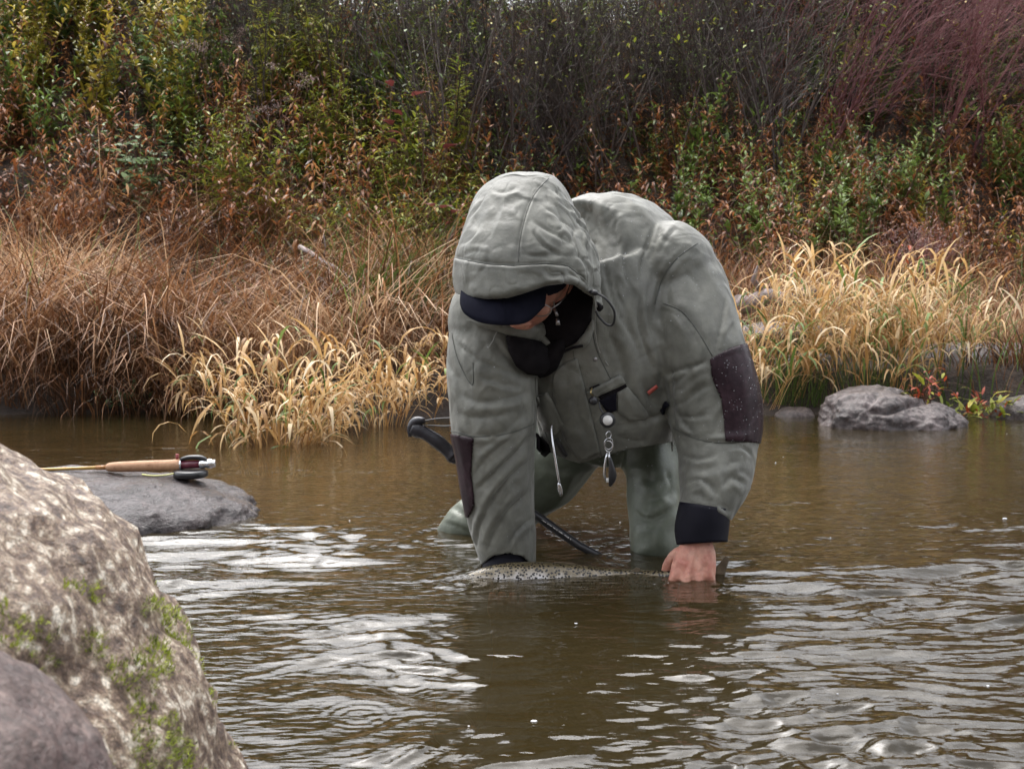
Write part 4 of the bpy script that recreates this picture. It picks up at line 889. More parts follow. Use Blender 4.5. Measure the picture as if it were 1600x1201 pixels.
# ------------------------------------------------------------------ vegetation
def vmat(name, cols, rough=.55, trans=.3, rand=0): return pmat(name, [(i/(len(cols)-1), tuple(.98*q for q in c)) for i, c in enumerate(cols)], 3, rough, tint='tint', trans=trans, obj_rand=rand, spec=.4)
M['sedge'] = vmat('dry_sedge', [(.05, .024, .011), (.14, .058, .024), (.26, .12, .052), (.40, .22, .11), (.60, .42, .26)])
M['reed'] = vmat('dry_reed', [(.14, .065, .02), (.36, .19, .065), (.54, .33, .13), (.66, .46, .23), (.76, .63, .43)], trans=.35)
M['greenblade'] = vmat('green_blade', [(.05, .09, .015), (.12, .19, .04), (.22, .30, .09)])
M['stalk'] = vmat('stalk', [(.035, .016, .012), (.10, .045, .025), (.2, .11, .06)], trans=0)
M['bark'] = vmat('twig_bark', [(.014, .009, .009), (.045, .030, .026), (.13, .095, .075)], .6, 0, .3)
M['redtwig'] = vmat('reddish_twig', [(.055, .016, .020), (.18, .062, .066), (.32, .15, .15)], .6, 0, .3)
LEAF = dict(green=[(.03, .05, .012), (.08, .13, .028), (.16, .24, .05), (.26, .34, .09)], yellow=[(.10, .11, .015), (.26, .24, .035), (.46, .36, .05), (.60, .46, .09)],
            yellowgreen=[(.05, .08, .012), (.14, .19, .025), (.28, .31, .04), (.45, .40, .06)], brown=[(.06, .022, .012), (.18, .065, .026), (.34, .13, .045), (.44, .23, .085)],
            bluegreen=[(.04, .07, .03), (.09, .15, .06), (.19, .28, .13), (.32, .42, .24)], red=[(.10, .02, .012), (.30, .05, .02), (.5, .11, .035)], dullred=[(.06, .014, .014), (.13, .03, .03), (.19, .055, .05)],
            plum=[(.10, .05, .05), (.22, .14, .13), (.34, .24, .22)])
for k_, c_ in LEAF.items(): M['leaf_'+k_] = vmat('leaf_'+k_, c_, .42, .35, .35 if k_ not in ('red', 'dullred') else .1)
def xw(px, D_): return (px-800)/F*D_
def gz(x, y): return terrain(np.asarray(x, float), np.asarray(y, float))
R_ = RNG
def leaves(base, ln, az, lean, curl, wid, seg=2, tint=None):
    n = len(base); V, Fq, tv = blades(base, ln, az, lean, curl, wid, seg, tint=tint, twist=R_.normal(0, .45, n))
    # leaf outline: narrow, wide, pointed
    k = np.arange(seg+1)/seg; cur = np.interp(k, [0, .35, 1], [.75, 1, .15]); want = np.interp(k, [0, .4, .75, 1], [.25, 1, .7, .04]); f = (want/cur)
    W4 = V.reshape(n, seg+1, 2, 3); c = W4.mean(2, keepdims=True); W4 = c+(W4-c)*f[None, :, None, None]; return W4.reshape(-1, 3), Fq, tv
# --- brown sedge meadow on the left bank, uncountable
def tussocks(n_t, px0, px1, D0, D1, per, hgt, rad=.10, spread=.5, wid=.005, seg=4, tint=(.45, .2), curl=(1.1, .5), bias=(0, 0), keep=None):
    out = []
    D_ = R_.uniform(D0, D1, n_t); x = xw(R_.uniform(px0, px1, n_t), D_)
    if keep is not None: q = keep(x, D_); x, D_ = x[q], D_[q]; n_t = len(x)
    q = D_ > waterline(x)+.02; x, D_ = x[q], D_[q]; n_t = len(x)
    t0 = R_.normal(tint[0]-.06, tint[1], n_t)+.5*noise(np.stack([x*1.1, D_*1.4, x*0], 1), 3)
    bx = np.repeat(x, per)+R_.normal(0, rad, n_t*per); by = np.repeat(D_, per)+R_.normal(0, rad, n_t*per); n = len(bx)
    by = np.maximum(by, waterline(bx)+.01)
    az = np.arctan2(by-np.repeat(D_, per), bx-np.repeat(x, per))+R_.normal(0, .6, n); az = az*1
    lx = np.cos(az)+bias[0]; ly = np.sin(az)+bias[1]; az = np.arctan2(ly, lx)
    h_ = np.repeat(R_.uniform(.75, 1.2, n_t), per)*R_.uniform(.45, 1.15, n)*hgt
    V, Fq, tv = blades(np.stack([bx, by, gz(bx, by)-.02], 1), h_, az, np.abs(R_.normal(.12, .2, n)), np.abs(R_.normal(curl[0], curl[1], n))*spread*2, R_.uniform(.6, 1.3, n)*wid, seg,
                       tint=np.clip(np.repeat(t0, per)+R_.normal(0, .17, n), 0, 1))
    return V, Fq, tv
gr = [tussocks(150, -140, 730, 5.6, 8.6, 26, .85, bias=(.5, -.9), tint=(.72, .16), wid=.0085, curl=(2.2, .5), rad=.06), tussocks(60, 1050, 1700, 6.2, 9, 22, .6, bias=(.4, -.6), tint=(.7, .16), wid=.008, curl=(2.0, .5), rad=.06), tussocks(220, -140, 730, 5.6, 7.6, 30, .76, bias=(.35, -.9), tint=(.47, .26), wid=.0082, curl=(1.9, .5)), tussocks(190, -200, 760, 7.2, 9.6, 28, .68, bias=(.35, -.4), tint=(.42, .25), wid=.008, curl=(1.6, .5)),
      tussocks(90, -60, 640, 5.3, 6.0, 44, .5, bias=(.1, -1.2), tint=(.5, .15), curl=(1.8, .5)),
      tussocks(240, 1050, 1760, 6.4, 9.6, 24, .5, tint=(.42, .2), bias=(.2, -.1)), tussocks(120, 700, 1180, 5.4, 8.6, 26, .5, tint=(.42, .18)),
      tussocks(60, 1500, 1760, 5.5, 6.6, 30, .26, tint=(.38, .15), bias=(-.2, -.5)),
      tussocks(90, -700, -140, 5.6, 9, 30, .6), tussocks(90, 1760, 2400, 5.6, 9, 26, .6)]
V, Fq, tv = stack(gr); g_ = mesh('dry_sedge', V, Fq, M['sedge'], attr={'tint': tv}); tag(g_, 'brown matted sedge and dead grass covering the lower bank', 'grass', kind='stuff')
gr = [tussocks(26, -60, 700, 5.7, 8.8, 12, .7, tint=(.5, .2), wid=.007, curl=(.8, .4)), tussocks(34, 1100, 1600, 5.3, 8.6, 12, .5, tint=(.5, .2), wid=.007, curl=(.8, .4)), tussocks(26, 480, 720, 8.2, 9.5, 16, .5, wid=.007),
      tussocks(24, 1180, 1500, 5.28, 5.55, 34, .28, wid=.004, curl=(.3, .2), tint=(.2, .15)), tussocks(5, 560, 680, 5.9, 6.6, 60, .75, wid=.006, curl=(1.1, .3), tint=(.15, .15), bias=(1.2, -.3))]
V, Fq, tv = stack(gr); g_ = mesh('green_grass', V, Fq, M['greenblade'], attr={'tint': tv}); tag(g_, 'olive and green grass blades mixed into the dead sedge', 'grass', kind='stuff')
# --- leaf litter and low undergrowth on the slope, uncountable
n = 42000; D_ = R_.uniform(7.5, 17, n); x = xw(R_.uniform(-500, 2100, n), D_); B_ = np.stack([x, D_, gz(x, D_)+R_.uniform(0, .1, n)], 1)
V, Fq, tv = leaves(B_, R_.uniform(.03, .08, n), R_.uniform(0, 2*PI, n), R_.uniform(.8, 1.6, n), R_.normal(.3, .4, n), R_.uniform(.02, .045, n), 2, tint=np.clip(R_.normal(.35, .25, n), 0, 1))
g_ = mesh('leaf_litter', V, Fq, M['leaf_brown'], attr={'tint': tv}); tag(g_, 'fallen brown leaves lying over the slope', 'leaf litter', kind='stuff')
def scrub(n, px0, px1, D0, D1, hg, name, mat, label, tint=(.4, .25), lw=.021, ll=.08, per=24, msk=None):
    D_ = R_.uniform(D0, D1, n); x = xw(R_.uniform(px0, px1, n), D_)
    if msk is not None: q = msk(x, D_); x, D_ = x[q], D_[q]; n = len(x)
    z = gz(x, D_); h_ = hg*R_.uniform(.4, 1.2, n); la = R_.uniform(0, 2*PI, n); lt_ = np.abs(R_.normal(.15, .15, n))
    st_ = blades(np.stack([x, D_, z-.03], 1), h_, la, lt_, R_.normal(.2, .2, n), np.full(n, .006), 3, tint=np.full(n, .1))
    t_ = R_.uniform(.15, 1, (n, per)); hx = (h_[:, None]*t_)*np.sin(lt_[:, None]+.1)
    bx = x[:, None]+hx*np.cos(la[:, None]); by = D_[:, None]+hx*np.sin(la[:, None]); bz = z[:, None]+h_[:, None]*t_*np.cos(lt_[:, None]); B_ = np.stack([bx, by, bz], -1).reshape(-1, 3); k = len(B_)
    tn = np.clip(np.repeat(R_.normal(tint[0], tint[1]*.7, n), per)+R_.normal(0, tint[1]*.6, k), 0, 1)
    lv_ = leaves(B_, R_.uniform(.6, 1.4, k)*ll, R_.uniform(0, 2*PI, k), R_.uniform(.5, 1.5, k), R_.uniform(.2, 1.3, k), R_.uniform(.7, 1.3, k)*lw, 2, tint=tn)
    V, Fq, tv = stack([st_, lv_]); o = mesh(name, V, Fq, mat, attr={'tint': tv}); tag(o, label, 'undergrowth', kind='stuff')
scrub(2300, -260, 1900, 8.3, 15, .6, 'undergrowth', M['leaf_brown'], 'red brown withered undergrowth over the upper bank')
scrub(1700, -200, 1900, 9.4, 15.5, .65, 'undergrowth', M['leaf_green'], 'low green undergrowth beneath the thicket')
# --- herbs: prototypes, then copies
def herb(name, ns, h, kind, leaflen, leafw, per, spread=.22, droop=(.4, .9), seed=0, whorl=False, head=None, stalk='stalk', lmin=.12):
    root = empty(name, (0, 0, 0)); sm = MB(); L_ = []
    for i in range(ns):
        a = R_.uniform(0, 2*PI); ln = R_.uniform(.7, 1.1)*h; tl = abs(R_.normal(.12, .12))+.03; b0_ = Vector((R_.normal(0, spread*.25), R_.normal(0, spread*.25), -.03)); P = [b0_]
        for j in range(5): tl_ = tl*(1+j*.35); P.append(P[-1]+Vector((math.sin(tl_)*math.cos(a), math.sin(tl_)*math.sin(a), math.cos(tl_)))*ln/5)
        sm.add(*tube(P, [.0035, .0034, .003, .0025, .0018, .001], n=4), a=R_.uniform(.1, .8))
        t_ = R_.uniform(lmin, 1, per); t_.sort(); Pn = np.array([p[:] for p in P]); B_ = np.stack([np.interp(t_*5, range(6), Pn[:, c]) for c in range(3)], 1)
        az = np.arange(per)*2.4+R_.normal(0, .3, per); sz = np.interp(t_, [0, .3, 1], [.6, 1, .45])*R_.uniform(.7, 1.2, per)
        L_.append(leaves(B_, leaflen*sz, az, R_.uniform(*droop, per), R_.uniform(.5, 1.5, per), leafw*sz, 3, tint=np.clip(R_.normal(.5, .22)+R_.normal(0, .14, per)-.25*(t_ < .3), 0, 1)))
        if head:
            c = P[-1]; k = 40; bb = np.array(c[:])+R_.normal(0, .022, (k, 3))*np.array([1.3, 1.3, .7]); sm.add(*tube([P[-1], P[-1]+Vector((0, 0, .02))], [.002, .001], n=3), a=.7)
            L_.append(leaves(bb, R_.uniform(.008, .02, k), R_.uniform(0, 6, k), R_.uniform(0, 1.5, k), R_.normal(0, .5, k), np.full(k, .008), 2, tint=np.full(k, .85)))
    sm.obj('stem', M[stalk], root); V, Fq, tv = stack(L_); o = mesh('foliage', V, Fq, M['leaf_'+kind], root, attr={'tint': tv}); o['kind'] = 'stuff'
    return root
def place(protos, n, zone, label, cat, group, sc_=(.8, 1.25), tilt=.12, used=set()):
    (x0, x1), (d0, d1) = zone
    for i in range(n):
        p = protos[i % len(protos)]
        if p.name in used: o = copy_tree(p)
        else: o = p; used.add(p.name)
        D_ = R_.uniform(d0, d1); x = xw(R_.uniform(x0, x1), D_); s = R_.uniform(*sc_)
        o.location = (x, D_, float(gz(x, D_))-.01); o.rotation_euler = (R_.normal(0, tilt), R_.normal(0, tilt), R_.uniform(0, 6.28)); o.scale = (s, s, s*R_.uniform(.9, 1.1)); tag(o, label, cat, group)
HB = lambda *a, **k: [herb(*a, **k) for _ in range(2)]
ye = HB('yellow_weed', 6, 1.0, 'yellow', .105, .040, 36); place(ye, 56, ((-20, 340), (10.4, 13.6)), 'leafy weed turned yellow high on the left slope', 'plant', 'yellow weeds on the upper left slope')
yg = HB('leafy_weed', 6, .95, 'yellowgreen', .135, .032, 32, droop=(.8, 1.3)); place(yg, 56, ((270, 760), (9.0, 11.8)), 'weed with narrow drooping yellow green leaves left of the hood', 'plant', 'yellow green weeds on the middle slope')
gg = HB('leafy_weed', 6, .9, 'green', .115, .040, 34); place(gg, 60, ((-60, 800), (9.8, 13.8)), 'green weed with pointed leaves on the left half of the slope', 'plant', 'green weeds on the left slope')
gr2 = HB('leafy_weed', 7, .75, 'green', .095, .034, 36); place(gr2, 44, ((1040, 1700), (8.4, 12)), 'low green weed on the right half of the slope', 'plant', 'green weeds on the right slope')
y2 = HB('leafy_weed', 4, .7, 'yellow', .085, .034, 26); place(y2, 14, ((1080, 1640), (8.8, 11.5)), 'weed with yellowing leaves on the right half of the slope', 'plant', 'yellowing weeds on the right slope')
y3 = HB('leafy_weed', 4, .6, 'yellowgreen', .12, .028, 24, droop=(.8, 1.4)); place(y3, 40, ((380, 760), (8.2, 9.4)), 'short weed with limp yellow green leaves at the top of the sedge', 'plant', 'short weeds along the top of the sedge')
bl = HB('broad_leaved_plant', 4, .85, 'bluegreen', .12, .085, 9, droop=(.9, 1.4), lmin=.3); place(bl, 9, ((110, 270), (9.2, 11.2)), 'plant with large pale round leaves on the left slope', 'plant', 'broad leaved plants on the left slope')
br = HB('withered_weed', 5, 1.0, 'brown', .10, .026, 36, droop=(1.2, 2.0)); place(br, 50, ((-80, 800), (8.4, 12.2)), 'withered red brown weed on the left half of the slope', 'plant', 'withered weeds on the left slope')
b2 = HB('withered_weed', 5, .9, 'brown', .075, .022, 40, droop=(1.0, 2.0)); place(b2, 52, ((1020, 1720), (7.4, 11.2)), 'withered red brown weed on the right half of the slope', 'plant', 'withered weeds on the right slope')
fl = HB('seeding_weed', 4, .9, 'plum', .05, .012, 14, head=True); place(fl, 7, ((340, 480), (9.8, 10.8)), 'weed with fluffy grey purple seed heads left of the hood', 'plant', 'seed head weeds above the sedge')
# --- woody shrubs and trees of the thicket
def grow(sm, P0, d, ln, r, lv, bend, tips, tint, sub=(7, 5), rng=R_):
    seg = 6 if lv == 0 else 4; P = [P0]; dd = d.normalized()
    for j in range(seg):
        dd = (dd+bend*.10+Vector(rng.normal(0, .09+.05*lv, 3))).normalized(); P.append(P[-1]+dd*ln/seg)
    rr = [r*(1-.75*j/seg) for j in range(seg+1)]
    sm.add(*tube(P, rr, n=5 if lv == 0 else 3), a=min(max(tint+rng.normal(0, .12), 0), 1))
    tips.append(P[-1])
    if lv >= len(sub): return
    for q in range(sub[lv]):
        t_ = rng.uniform(.25, 1)*seg; i = min(int(t_), seg-1); p = P[i].lerp(P[i+1], t_-i); ax = (P[i+1]-P[i]).normalized()
        o_ = Vector(rng.normal(0, 1, 3)); o_ = (o_-ax*o_.dot(ax)).normalized(); a_ = rng.uniform(.35, .75)
        tips.append(p); grow(sm, p, ax*math.cos(a_)+o_*math.sin(a_)+bend*.2, ln*rng.uniform(.3, .5), r*(1-.75*t_/seg)*.5+.0008, lv+1, bend, tips, tint, sub)
def bush(name, ns, h, lean, leanv, kind, nleaf, r=.011, sub=(8, 5), bark='bark', tint=.5, leafsz=.05, spread=.2):
    root = empty(name, (0, 0, 0)); sm = MB(); tips = []
    for i in range(ns):
        a = R_.uniform(0, 2*PI); k = abs(R_.normal(lean, .12)); d = Vector((math.sin(k)*math.cos(a)+leanv[0], math.sin(k)*math.sin(a)+leanv[1], 1))
        grow(sm, Vector((R_.normal(0, spread*.4), R_.normal(0, spread*.4), -.05)), d, h*R_.uniform(.7, 1.1), r*R_.uniform(.5, 1.1), 0, Vector((leanv[0]*.9, leanv[1]*.5, .10)), tips, tint, sub)
    sm.obj('branches', M[bark], root, smooth=True)
    if nleaf:
        T_ = np.array([t_[:] for t_ in tips]); b_ = T_[R_.integers(0, len(T_), nleaf)]+R_.normal(0, .05, (nleaf, 3)); s = R_.uniform(.6, 1.3, nleaf)*leafsz
        V, Fq, tv = leaves(b_, s, R_.uniform(0, 6.3, nleaf), R_.uniform(.6, 1.8, nleaf), R_.uniform(.2, 1, nleaf), s*.5, 2, tint=np.clip(R_.normal(.55, .25, nleaf), 0, 1)); o = mesh('foliage', V, Fq, M['leaf_'+kind], root, attr={'tint': tv}); o['kind'] = 'stuff'
    return root
A1 = [bush('thicket_shrub', 6, 3.4, .16, (.05, -.02), 'yellowgreen', 260), bush('thicket_shrub', 7, 3.0, .22, (.12, -.02), 'green', 340), bush('thicket_shrub', 5, 3.8, .12, (-.08, 0), 'green', 220, r=.022)]
place(A1, 80, ((320, 1180), (10.4, 13.6)), 'slender many stemmed bush of the dark thicket at the top of the bank', 'bush', 'bushes of the thicket above the angler', (.36, .5), .05)
A5 = [bush('bare_sapling', 6, 2.1, .18, (.12, -.02), 'yellowgreen', 50, r=.010, sub=(5, 2)), bush('bare_sapling', 5, 2.2, .15, (-.05, -.02), 'green', 40, r=.012, sub=(5, 2)), bush('bare_sapling', 7, 1.9, .25, (.3, -.02), 'yellow', 30, r=.009, sub=(6, 3))]
place(A5, 44, ((500, 1250), (9.6, 11.6)), 'bare dark stemmed sapling cluster on the slope above the angler', 'sapling', 'bare sapling clusters above the angler', (.8, 1.05), .06)
A2 = [bush('bare_shrub', 8, 3.6, .35, (.40, -.10), 'yellow', 60, bark='redtwig', sub=(10, 6), r=.014), bush('bare_shrub', 8, 3.4, .40, (.60, -.05), 'yellowgreen', 90, bark='redtwig', sub=(10, 6), r=.014), bush('bare_shrub', 7, 3.0, .45, (.2, -.1), 'green', 160, bark='redtwig', sub=(10, 6), r=.014)]
for b_ in A2: pass
n0_ = len(bpy.data.objects)
def place_lean(protos, n, zone, label, cat, group, sc_, used=set()):
    (x0, x1), (d0, d1) = zone
    for i in range(n):
        p = protos[i % len(protos)]; o = p if p.name not in used else copy_tree(p); used.add(p.name)
        D_ = R_.uniform(d0, d1); x = xw(R_.uniform(x0, x1), D_); s = R_.uniform(*sc_); o.location = (x, D_, float(gz(x, D_))-.02); o.rotation_euler = (0, 0, R_.normal(0, .6)); o.scale = (s,)*3; tag(o, label, cat, group)
place_lean(A2, 34, ((1010, 1640), (10.2, 13.5)), 'leaning bush of bare reddish twigs on the upper right slope', 'bush', 'leaning bare bushes on the upper right slope', (.48, .66))
A3 = [bush('hilltop_shrub', 6, 4.6, .2, (.0, 0), 'green', 500, r=.03, leafsz=.08), bush('hilltop_shrub', 6, 4.2, .25, (.15, 0), 'brown', 300, r=.03, leafsz=.08)]
place(A3, 46, ((-300, 1900), (14.2, 16)), 'tall bush at the top of the wooded slope', 'bush', 'bushes along the top of the slope', (.34, .44), .05)
A4 = [bush('dark_shrub', 9, 2.6, .25, (.15, 0), 'green', 150, r=.018)]
place(A4, 5, ((320, 480), (11.6, 12.8)), 'dark bare stemmed bush at the top left of the slope', 'bush', 'dark bushes at the upper left', (.5, .7), .05)
def tree(px, D_, h, r, ln, label, hid=0):
    x = xw(px, D_); base = Vector((x, D_, float(gz(x, D_))-.05)); root = empty('tree', base, label=label, cat='tree', group='young trees in the thicket'); sm = MB(); P = [base]; dd = Vector((ln, 0, 1)).normalized()
    for j in range(9): dd = (dd+Vector(R_.normal(0, .05, 3))+Vector((ln*.03, 0, .03))).normalized(); P.append(P[-1]+dd*h/9)
    sm.add(*tube(P, [r*1.25]+[r*(1-.08*j) for j in range(9)], n=8, k=2), a=R_.uniform(.1, .5)); sm.obj('trunk', M['bark'], root); cm = MB(); tips = []
    for q in range(16):
        t_ = R_.uniform(1.5, 8.9); i = int(t_); p = P[i].lerp(P[i+1], t_-i); o_ = Vector((R_.normal(0, 1), R_.normal(0, 1), .9)).normalized(); grow(cm, p, o_, h*R_.uniform(.15, .35), r*.35, 1, Vector((0, 0, .3)), tips, .35, (0, 6, 3))
    T_ = np.array([t_[:] for t_ in tips]); nl = 420; b_ = T_[R_.integers(0, len(T_), nl)]+R_.normal(0, .06, (nl, 3)); s = R_.uniform(.04, .08, nl)
    V, Fq, tv = leaves(b_, s, R_.uniform(0, 6.3, nl), R_.uniform(.6, 1.8, nl), R_.uniform(.2, 1, nl), s*.55, 2, tint=np.clip(R_.normal(.45, .25, nl), 0, 1))
    cr_ = cm.obj('crown', M['bark'], root); o = mesh('foliage', V, Fq, M['leaf_yellowgreen'], cr_, attr={'tint': tv}); o['kind'] = 'stuff'
for (px, D_, h, r, ln, lb) in ((632, 11.6, 5, .028, .02, 'slim dark young tree above and left of the hood'), (735, 12.2, 5.5, .035, -.03, 'slim dark young tree straight above the hood'), (872, 11.2, 5, .032, .10, 'young tree rising behind the right side of the hood'), (905, 12.4, 6, .04, .05, 'dark tree trunk above the angler back'),
                           (985, 11.8, 5.5, .04, .03, 'dark upright tree right of the hood and behind the back'), (345, 12.6, 5, .06, .25, 'dark leaning tree at the top left of the slope'), (1075, 12.0, 5.5, .035, .35, 'tree leaning right above the angler shoulder'), (1265, 10.9, 5, .03, .6, 'thin tree leaning far right over the right slope'),
                           (1480, 11.6, 5, .05, .25, 'stouter dark tree at the upper right'), (20, 13.2, 5, .05, .05, 'dark tree at the top left corner')):
    tree(px, D_, h*.38, r*.75, ln, lb)
# --- tan reeds
def reedclump(px, D_, n, h, rad, label, z=None, lean=(0, 0), green=.08, group=None):
    x = xw(px, D_); z0 = max(float(gz(x, D_)), -.03) if z is None else z
    root = empty('reed_clump', (x, D_, z0), label=label, cat='reeds', group=group)
    a = R_.uniform(0, 2*PI, n); rr = np.sqrt(R_.random(n))*rad; bx = x+rr*np.cos(a); by = D_+rr*np.sin(a)*.6; bz = np.maximum(gz(bx, by), -.10)-.02
    az = np.arctan2(np.sin(a)*.5+lean[1], np.cos(a)*.7+lean[0])+R_.normal(0, .5, n); hh = h*R_.uniform(.55, 1.08, n); ln_ = np.abs(R_.normal(.10, .12, n))+.15*rr/rad+abs(lean[0])*.3; cu = R_.normal(.25, .2, n)
    ss = blades(np.stack([bx, by, bz], 1), hh, az, ln_, cu, np.full(n, .0048), 5, tint=np.clip(R_.normal(.42, .18, n), 0, 1))
    P = ss[0].reshape(n, 6, 2, 3).mean(2); per = 6; t_ = R_.uniform(.25, 1, (n, per))*5; i = np.minimum(t_.astype(int), 4); f = (t_-i)[..., None]
    B_ = (np.take_along_axis(P, i[..., None], 1)*(1-f)+np.take_along_axis(P, (i+1)[..., None], 1)*f).reshape(-1, 3); k = len(B_)
    la = np.repeat(az, per)+R_.normal(0, 1.4, k); gsel = R_.random(k) < green
    args = (h*R_.uniform(.22, .55, k), la, R_.uniform(.1, .7, k), R_.uniform(.8, 3.2, k), R_.uniform(.007, .018, k))
    def sub(m_): return leaves(B_[m_], *[q[m_] for q in args], 5, tint=np.clip(R_.normal(.60, .24, m_.sum()), 0, 1))
    V, Fq, tv = ss; o = mesh('stalks', V, Fq, M['reed'], root, attr={'tint': tv}); o['kind'] = 'stuff'
    V, Fq, tv = sub(~gsel); o = mesh('leaves', V, Fq, M['reed'], root, attr={'tint': tv}); o['kind'] = 'stuff'
    if gsel.any(): V, Fq, tv = sub(gsel); o = mesh('green_leaves', V, Fq, M['greenblade'], root, attr={'tint': tv}); o['kind'] = 'stuff'
reedclump(428, 4.40, 62, .48, .14, 'tan reed clump standing in the water left of the angler', z=-.03, green=.12)
reedclump(500, 4.7, 16, .30, .07, 'small tan reed clump just right of the one standing in the water', z=-.03)
reedclump(598, 4.95, 36, .40, .09, 'tan reed clump at the bank between the water reeds and the angler')
reedclump(345, 5.3, 16, .42, .12, 'sparse brown reeds at the left edge of the water reeds', lean=(-.2, -.2))
reedclump(655, 5.3, 30, .30, .20, 'flattened tan reeds beside the wading staff', lean=(.8, -.4))
for (px, D_, n, h, rd, ln, lb) in ((1195, 5.5, 42, .56, .20, .55, 'tall tan reeds leaning right beside the angler elbow'), (1290, 5.65, 38, .58, .24, .25, 'tall tan reeds above the small stone on the right bank'),
                       (1375, 5.55, 42, .60, .24, .08, 'tall tan reeds directly behind the grey boulder'), (1455, 5.7, 34, .48, .18, .05, 'tall tan reeds at the right end of the reed bed'), (1340, 6.1, 38, .62, .3, .1, 'tall tan reeds at the back of the reed bed')):
    reedclump(px, D_, n, h, rd, lb, lean=(ln, 0), green=.15)
# --- single plants and wood at the waterline
def bit(name, px, D_, label, cat): x = xw(px, D_); return empty(name, (x, D_, max(float(gz(x, D_)), 0)), label=label, cat=cat)
def leafset(root, name, n, c, sig, sz, kind, lean=(.4, 1.5), wr=.5, tint=(.55, .2), seg=3):
    b_ = np.array(c)+R_.normal(0, 1, (n, 3))*np.array(sig); b_[:, 2] = np.maximum(b_[:, 2], .005); s = R_.uniform(.6, 1.3, n)*sz
    V, Fq, tv = leaves(b_, s, R_.uniform(0, 6.3, n), R_.uniform(*lean, n), R_.uniform(.2, 1, n), s*wr, seg, tint=np.clip(R_.normal(*tint, n), 0, 1)); o = mesh(name, V, Fq, M['leaf_'+kind], root, attr={'tint': tv}); o['kind'] = 'stuff'; return b_
for (px, py, D_, nn_, lb) in ((192, 625, 5.45, 90, 'small clump of fresh green leaves at the left waterline'), (150, 600, 5.62, 45, 'smaller green sprig on the mud left of the leafy clump')):
    r = bit('waterside_plant', px, D_, lb, 'plant'); c = W(px, py, D_); leafset(r, 'foliage', nn_, (c.x, D_, .05), (.07, .05, .02), .05, 'bluegreen', wr=.45)
for (px, py, D_, n1, n2, lb) in ((1445, 612, 5.0, 46, 20, 'small plant with bright red leaves leaning over the grey boulder'), (1530, 640, 5.2, 34, 90, 'low green and red leaved plant right of the grey boulder'), (1415, 400, 5.6, 16, 0, 'red leaves caught high in the tan reeds')):
    r = bit('red_leaved_plant', px, D_, lb, 'plant'); c = W(px, py, D_); b_ = leafset(r, 'red_leaves', n1, c, (.075 if n2 else .03, .04, .035), .042, 'red', wr=.35)
    if n2: leafset(r, 'green_leaves', n2, (c.x+.05, D_+.05, c.z-.02), (.14, .06, .03), .07, 'yellowgreen', wr=.3)
    sm = MB()
    for q in b_[::3]: sm.add(*tube([Vector((c.x+R_.normal(0, .03), D_+.05, max(c.z-.12, .02))), (Vector(q)+c)/2+Vector((0, 0, .02)), Vector(q)], .0014, n=3, k=2), a=.5)
    sm.obj('stems', M['stalk'], r)
r = bit('dry_bush', 1438, 7.6, 'pale fluffy grey purple dead bush on the right slope', 'bush'); sm = MB(); tips = []
for i in range(16):
    a = R_.uniform(0, 6.3); k = abs(R_.normal(.3, .2)); grow(sm, Vector(r.location), Vector((math.sin(k)*math.cos(a), math.sin(k)*math.sin(a), 1)), .42, .004, 0, Vector((0, 0, .1)), tips, .8, (7, 5))
sm.obj('branches', M['redtwig'], r); T_ = np.array([t_[:] for t_ in tips]); nl = 2600; b_ = T_[R_.integers(0, len(T_), nl)]+R_.normal(0, .018, (nl, 3)); s = R_.uniform(.008, .02, nl)
V, Fq, tv = leaves(b_, s, R_.uniform(0, 6.3, nl), R_.uniform(0, 1.8, nl), R_.uniform(0, 1, nl), s*.5, 2, tint=R_.uniform(.4, 1, nl)); o = mesh('seed_fluff', V, Fq, M['leaf_plum'], r, attr={'tint': tv}); o['kind'] = 'stuff'
M['driftwood'] = pmat('driftwood', [(.3, (.10, .075, .07)), (.5, (.2, .155, .145)), (.7, (.33, .27, .25))], 6, .7, 1, 30, fine=(40, .3))
def log(px0, py0, D0, px1, py1, D1, r, label):
    a, b = W(px0, py0, D0), W(px1, py1, D1); rt_ = empty('log', a, label=label, cat='log'); n_ = 7; P = [a.lerp(b, i/(n_-1))+Vector(R_.normal(0, r*.25, 3)) for i in range(n_)]
    V_, F_ = tube(P, [r*(1.1-.35*i/(n_-1)) for i in range(n_)], n=12, k=3); mesh('stem', V_, F_, M['driftwood'], rt_)
    for q in (2, 4): p = P[q]; mesh('branch_stub', *tube([p, p+Vector((R_.normal(0, .05), -.03, .09)), p+Vector((R_.normal(0, .08), -.05, .16))], [r*.4, r*.3, r*.12], n=6), M['driftwood'], rt_)
log(470, 385, 7.6, 590, 462, 6.6, .014, 'thin grey log lying aslant in the sedge left of the hood')
log(1150, 470, 6.3, 1285, 462, 6.5, .045, 'grey weathered log lying behind the tan reeds')
r = bit('red_blotch_shrub', 650, 9.2, 'spindly added shrub standing in for dull red blotches left of the hood', 'shrub'); sm = MB()  # made-up shrub: its few leaves stand in for stray red blotches
base = Vector(r.location); tipsr = [(612, 135), (628, 180), (612, 195), (632, 212), (622, 225), (695, 232), (645, 150)]
for i, (x, y) in enumerate(tipsr):
    tp = W(x, y, 9.2+R_.normal(0, .1)); sm.add(*tube([base, base.lerp(tp, .5)+Vector((R_.normal(0, .1), 0, .1)), tp], [.008, .005, .002], n=5, k=3), a=.3)
    V, Fq, tv = leaves(np.array([tp[:]]), np.array([.15]), np.array([R_.uniform(-2.6, -.5)]), np.array([1.0]), np.array([.9]), np.array([.10]), 5, tint=np.array([R_.uniform(.4, .9)])); mesh('leaf', V, Fq, M['leaf_dullred'], r, attr={'tint': tv})
sm.obj('stem', M['stalk'], r)
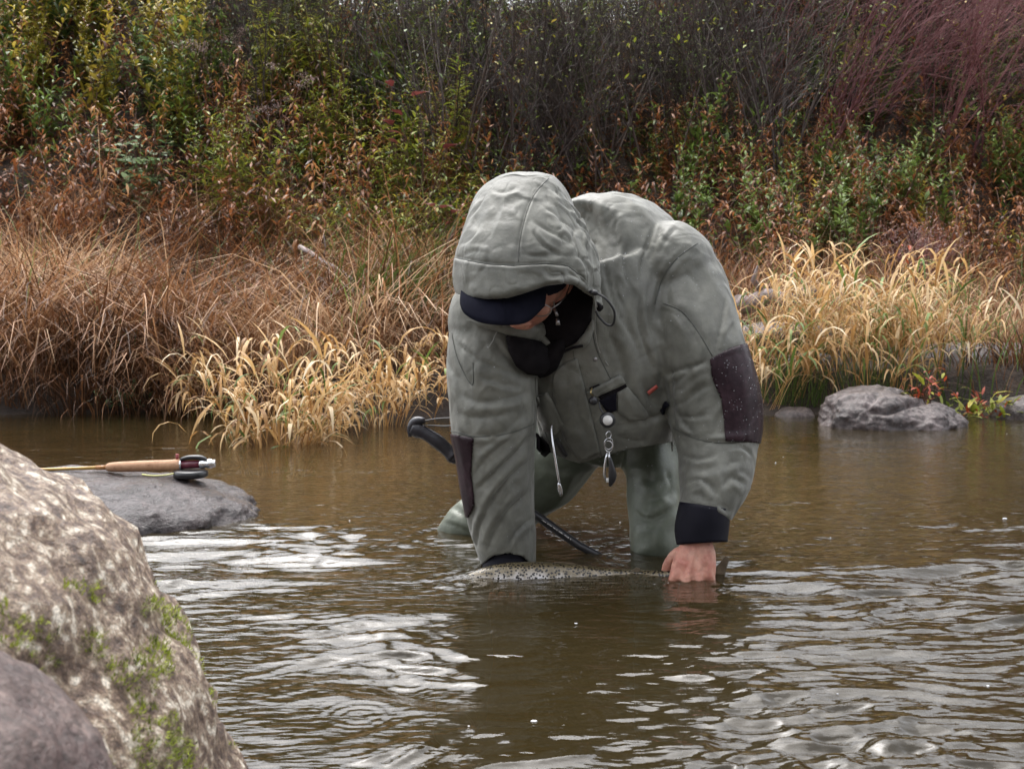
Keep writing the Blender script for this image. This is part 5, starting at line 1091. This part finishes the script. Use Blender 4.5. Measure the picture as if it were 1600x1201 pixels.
r = bit('red_blotch_shrub', 690, 8.4, 'low added shrub standing in for dull red blotches right beside the hood', 'shrub'); sm = MB(); base = Vector(r.location)  # second made-up shrub, for the red blotches close to the hood
for i, (x, y) in enumerate([(690, 325), (708, 332), (712, 345), (695, 350), (675, 322)]):
    tp = W(x, y, 8.4+R_.normal(0, .1)); sm.add(*tube([base, base.lerp(tp, .5)+Vector((R_.normal(0, .08), 0, .08)), tp], [.006, .004, .002], n=5, k=3), a=.3)
    V, Fq, tv = leaves(np.array([tp[:]]), np.array([.13]), np.array([R_.uniform(-2.6, -.5)]), np.array([1.1]), np.array([.9]), np.array([.085]), 5, tint=np.array([R_.uniform(.4, .9)])); mesh('leaf', V, Fq, M['leaf_dullred'], r, attr={'tint': tv})
sm.obj('stem', M['stalk'], r)
# --- dark dead stalks with seed spikes standing in the sedge
for (px, py, hp_, D_, lb) in ((262, 420, 330, 8.2, 'dark seed spike of dock standing in the sedge, nearer the left edge'), (333, 430, 340, 8.0, 'dark seed spike of dock standing in the sedge, in the middle of the row'), (352, 425, 345, 8.1, 'dark seed spike of dock standing in the sedge, rightmost of the row')):
    r = bit('dock_stalk', px, D_, lb, 'plant'); base = Vector(r.location); tp = W(px+R_.normal(0, 4), hp_, D_); sm = MB(); sm.add(*tube([base, base.lerp(tp, .5)+Vector((.01, 0, 0)), tp], [.006, .005, .002], n=5, k=3), a=.3); sm.obj('stem', M['stalk'], r)
    nl = 160; t_ = R_.uniform(.55, 1, nl)[:, None]; b_ = np.array(base[:])*(1-t_)+np.array(tp[:])*t_+R_.normal(0, .008, (nl, 3)); V, Fq, tv = leaves(b_, np.full(nl, .02), R_.uniform(0, 6.3, nl), R_.uniform(0, 2, nl), R_.uniform(0, 1, nl), np.full(nl, .012), 2, tint=R_.uniform(0, .35, nl)); o = mesh('seeds', V, Fq, M['leaf_brown'], r, attr={'tint': tv}); o['kind'] = 'stuff'
# --- foam flecks on the water
fm = MB()
for i in range(26):
    py = R_.choice([R_.uniform(660, 840), R_.uniform(840, 1150)], p=[.75, .25]); px = R_.uniform(100, 1600); q = WG(px, py); zz = float(wave(np.array([q.x]), np.array([q.y]))[0]); r = abs(R_.normal(.0007, .0007))+.0009; V_, F_ = ball((q.x, q.y, zz+.0005), (r*R_.uniform(1, 2.2), r, r*.55), 4); fm.add(V_, F_)
o = fm.obj('foam_flecks', flat('foam', (.72, .72, .72), .4)); tag(o, 'white foam flecks drifting on the river', 'foam', kind='stuff')
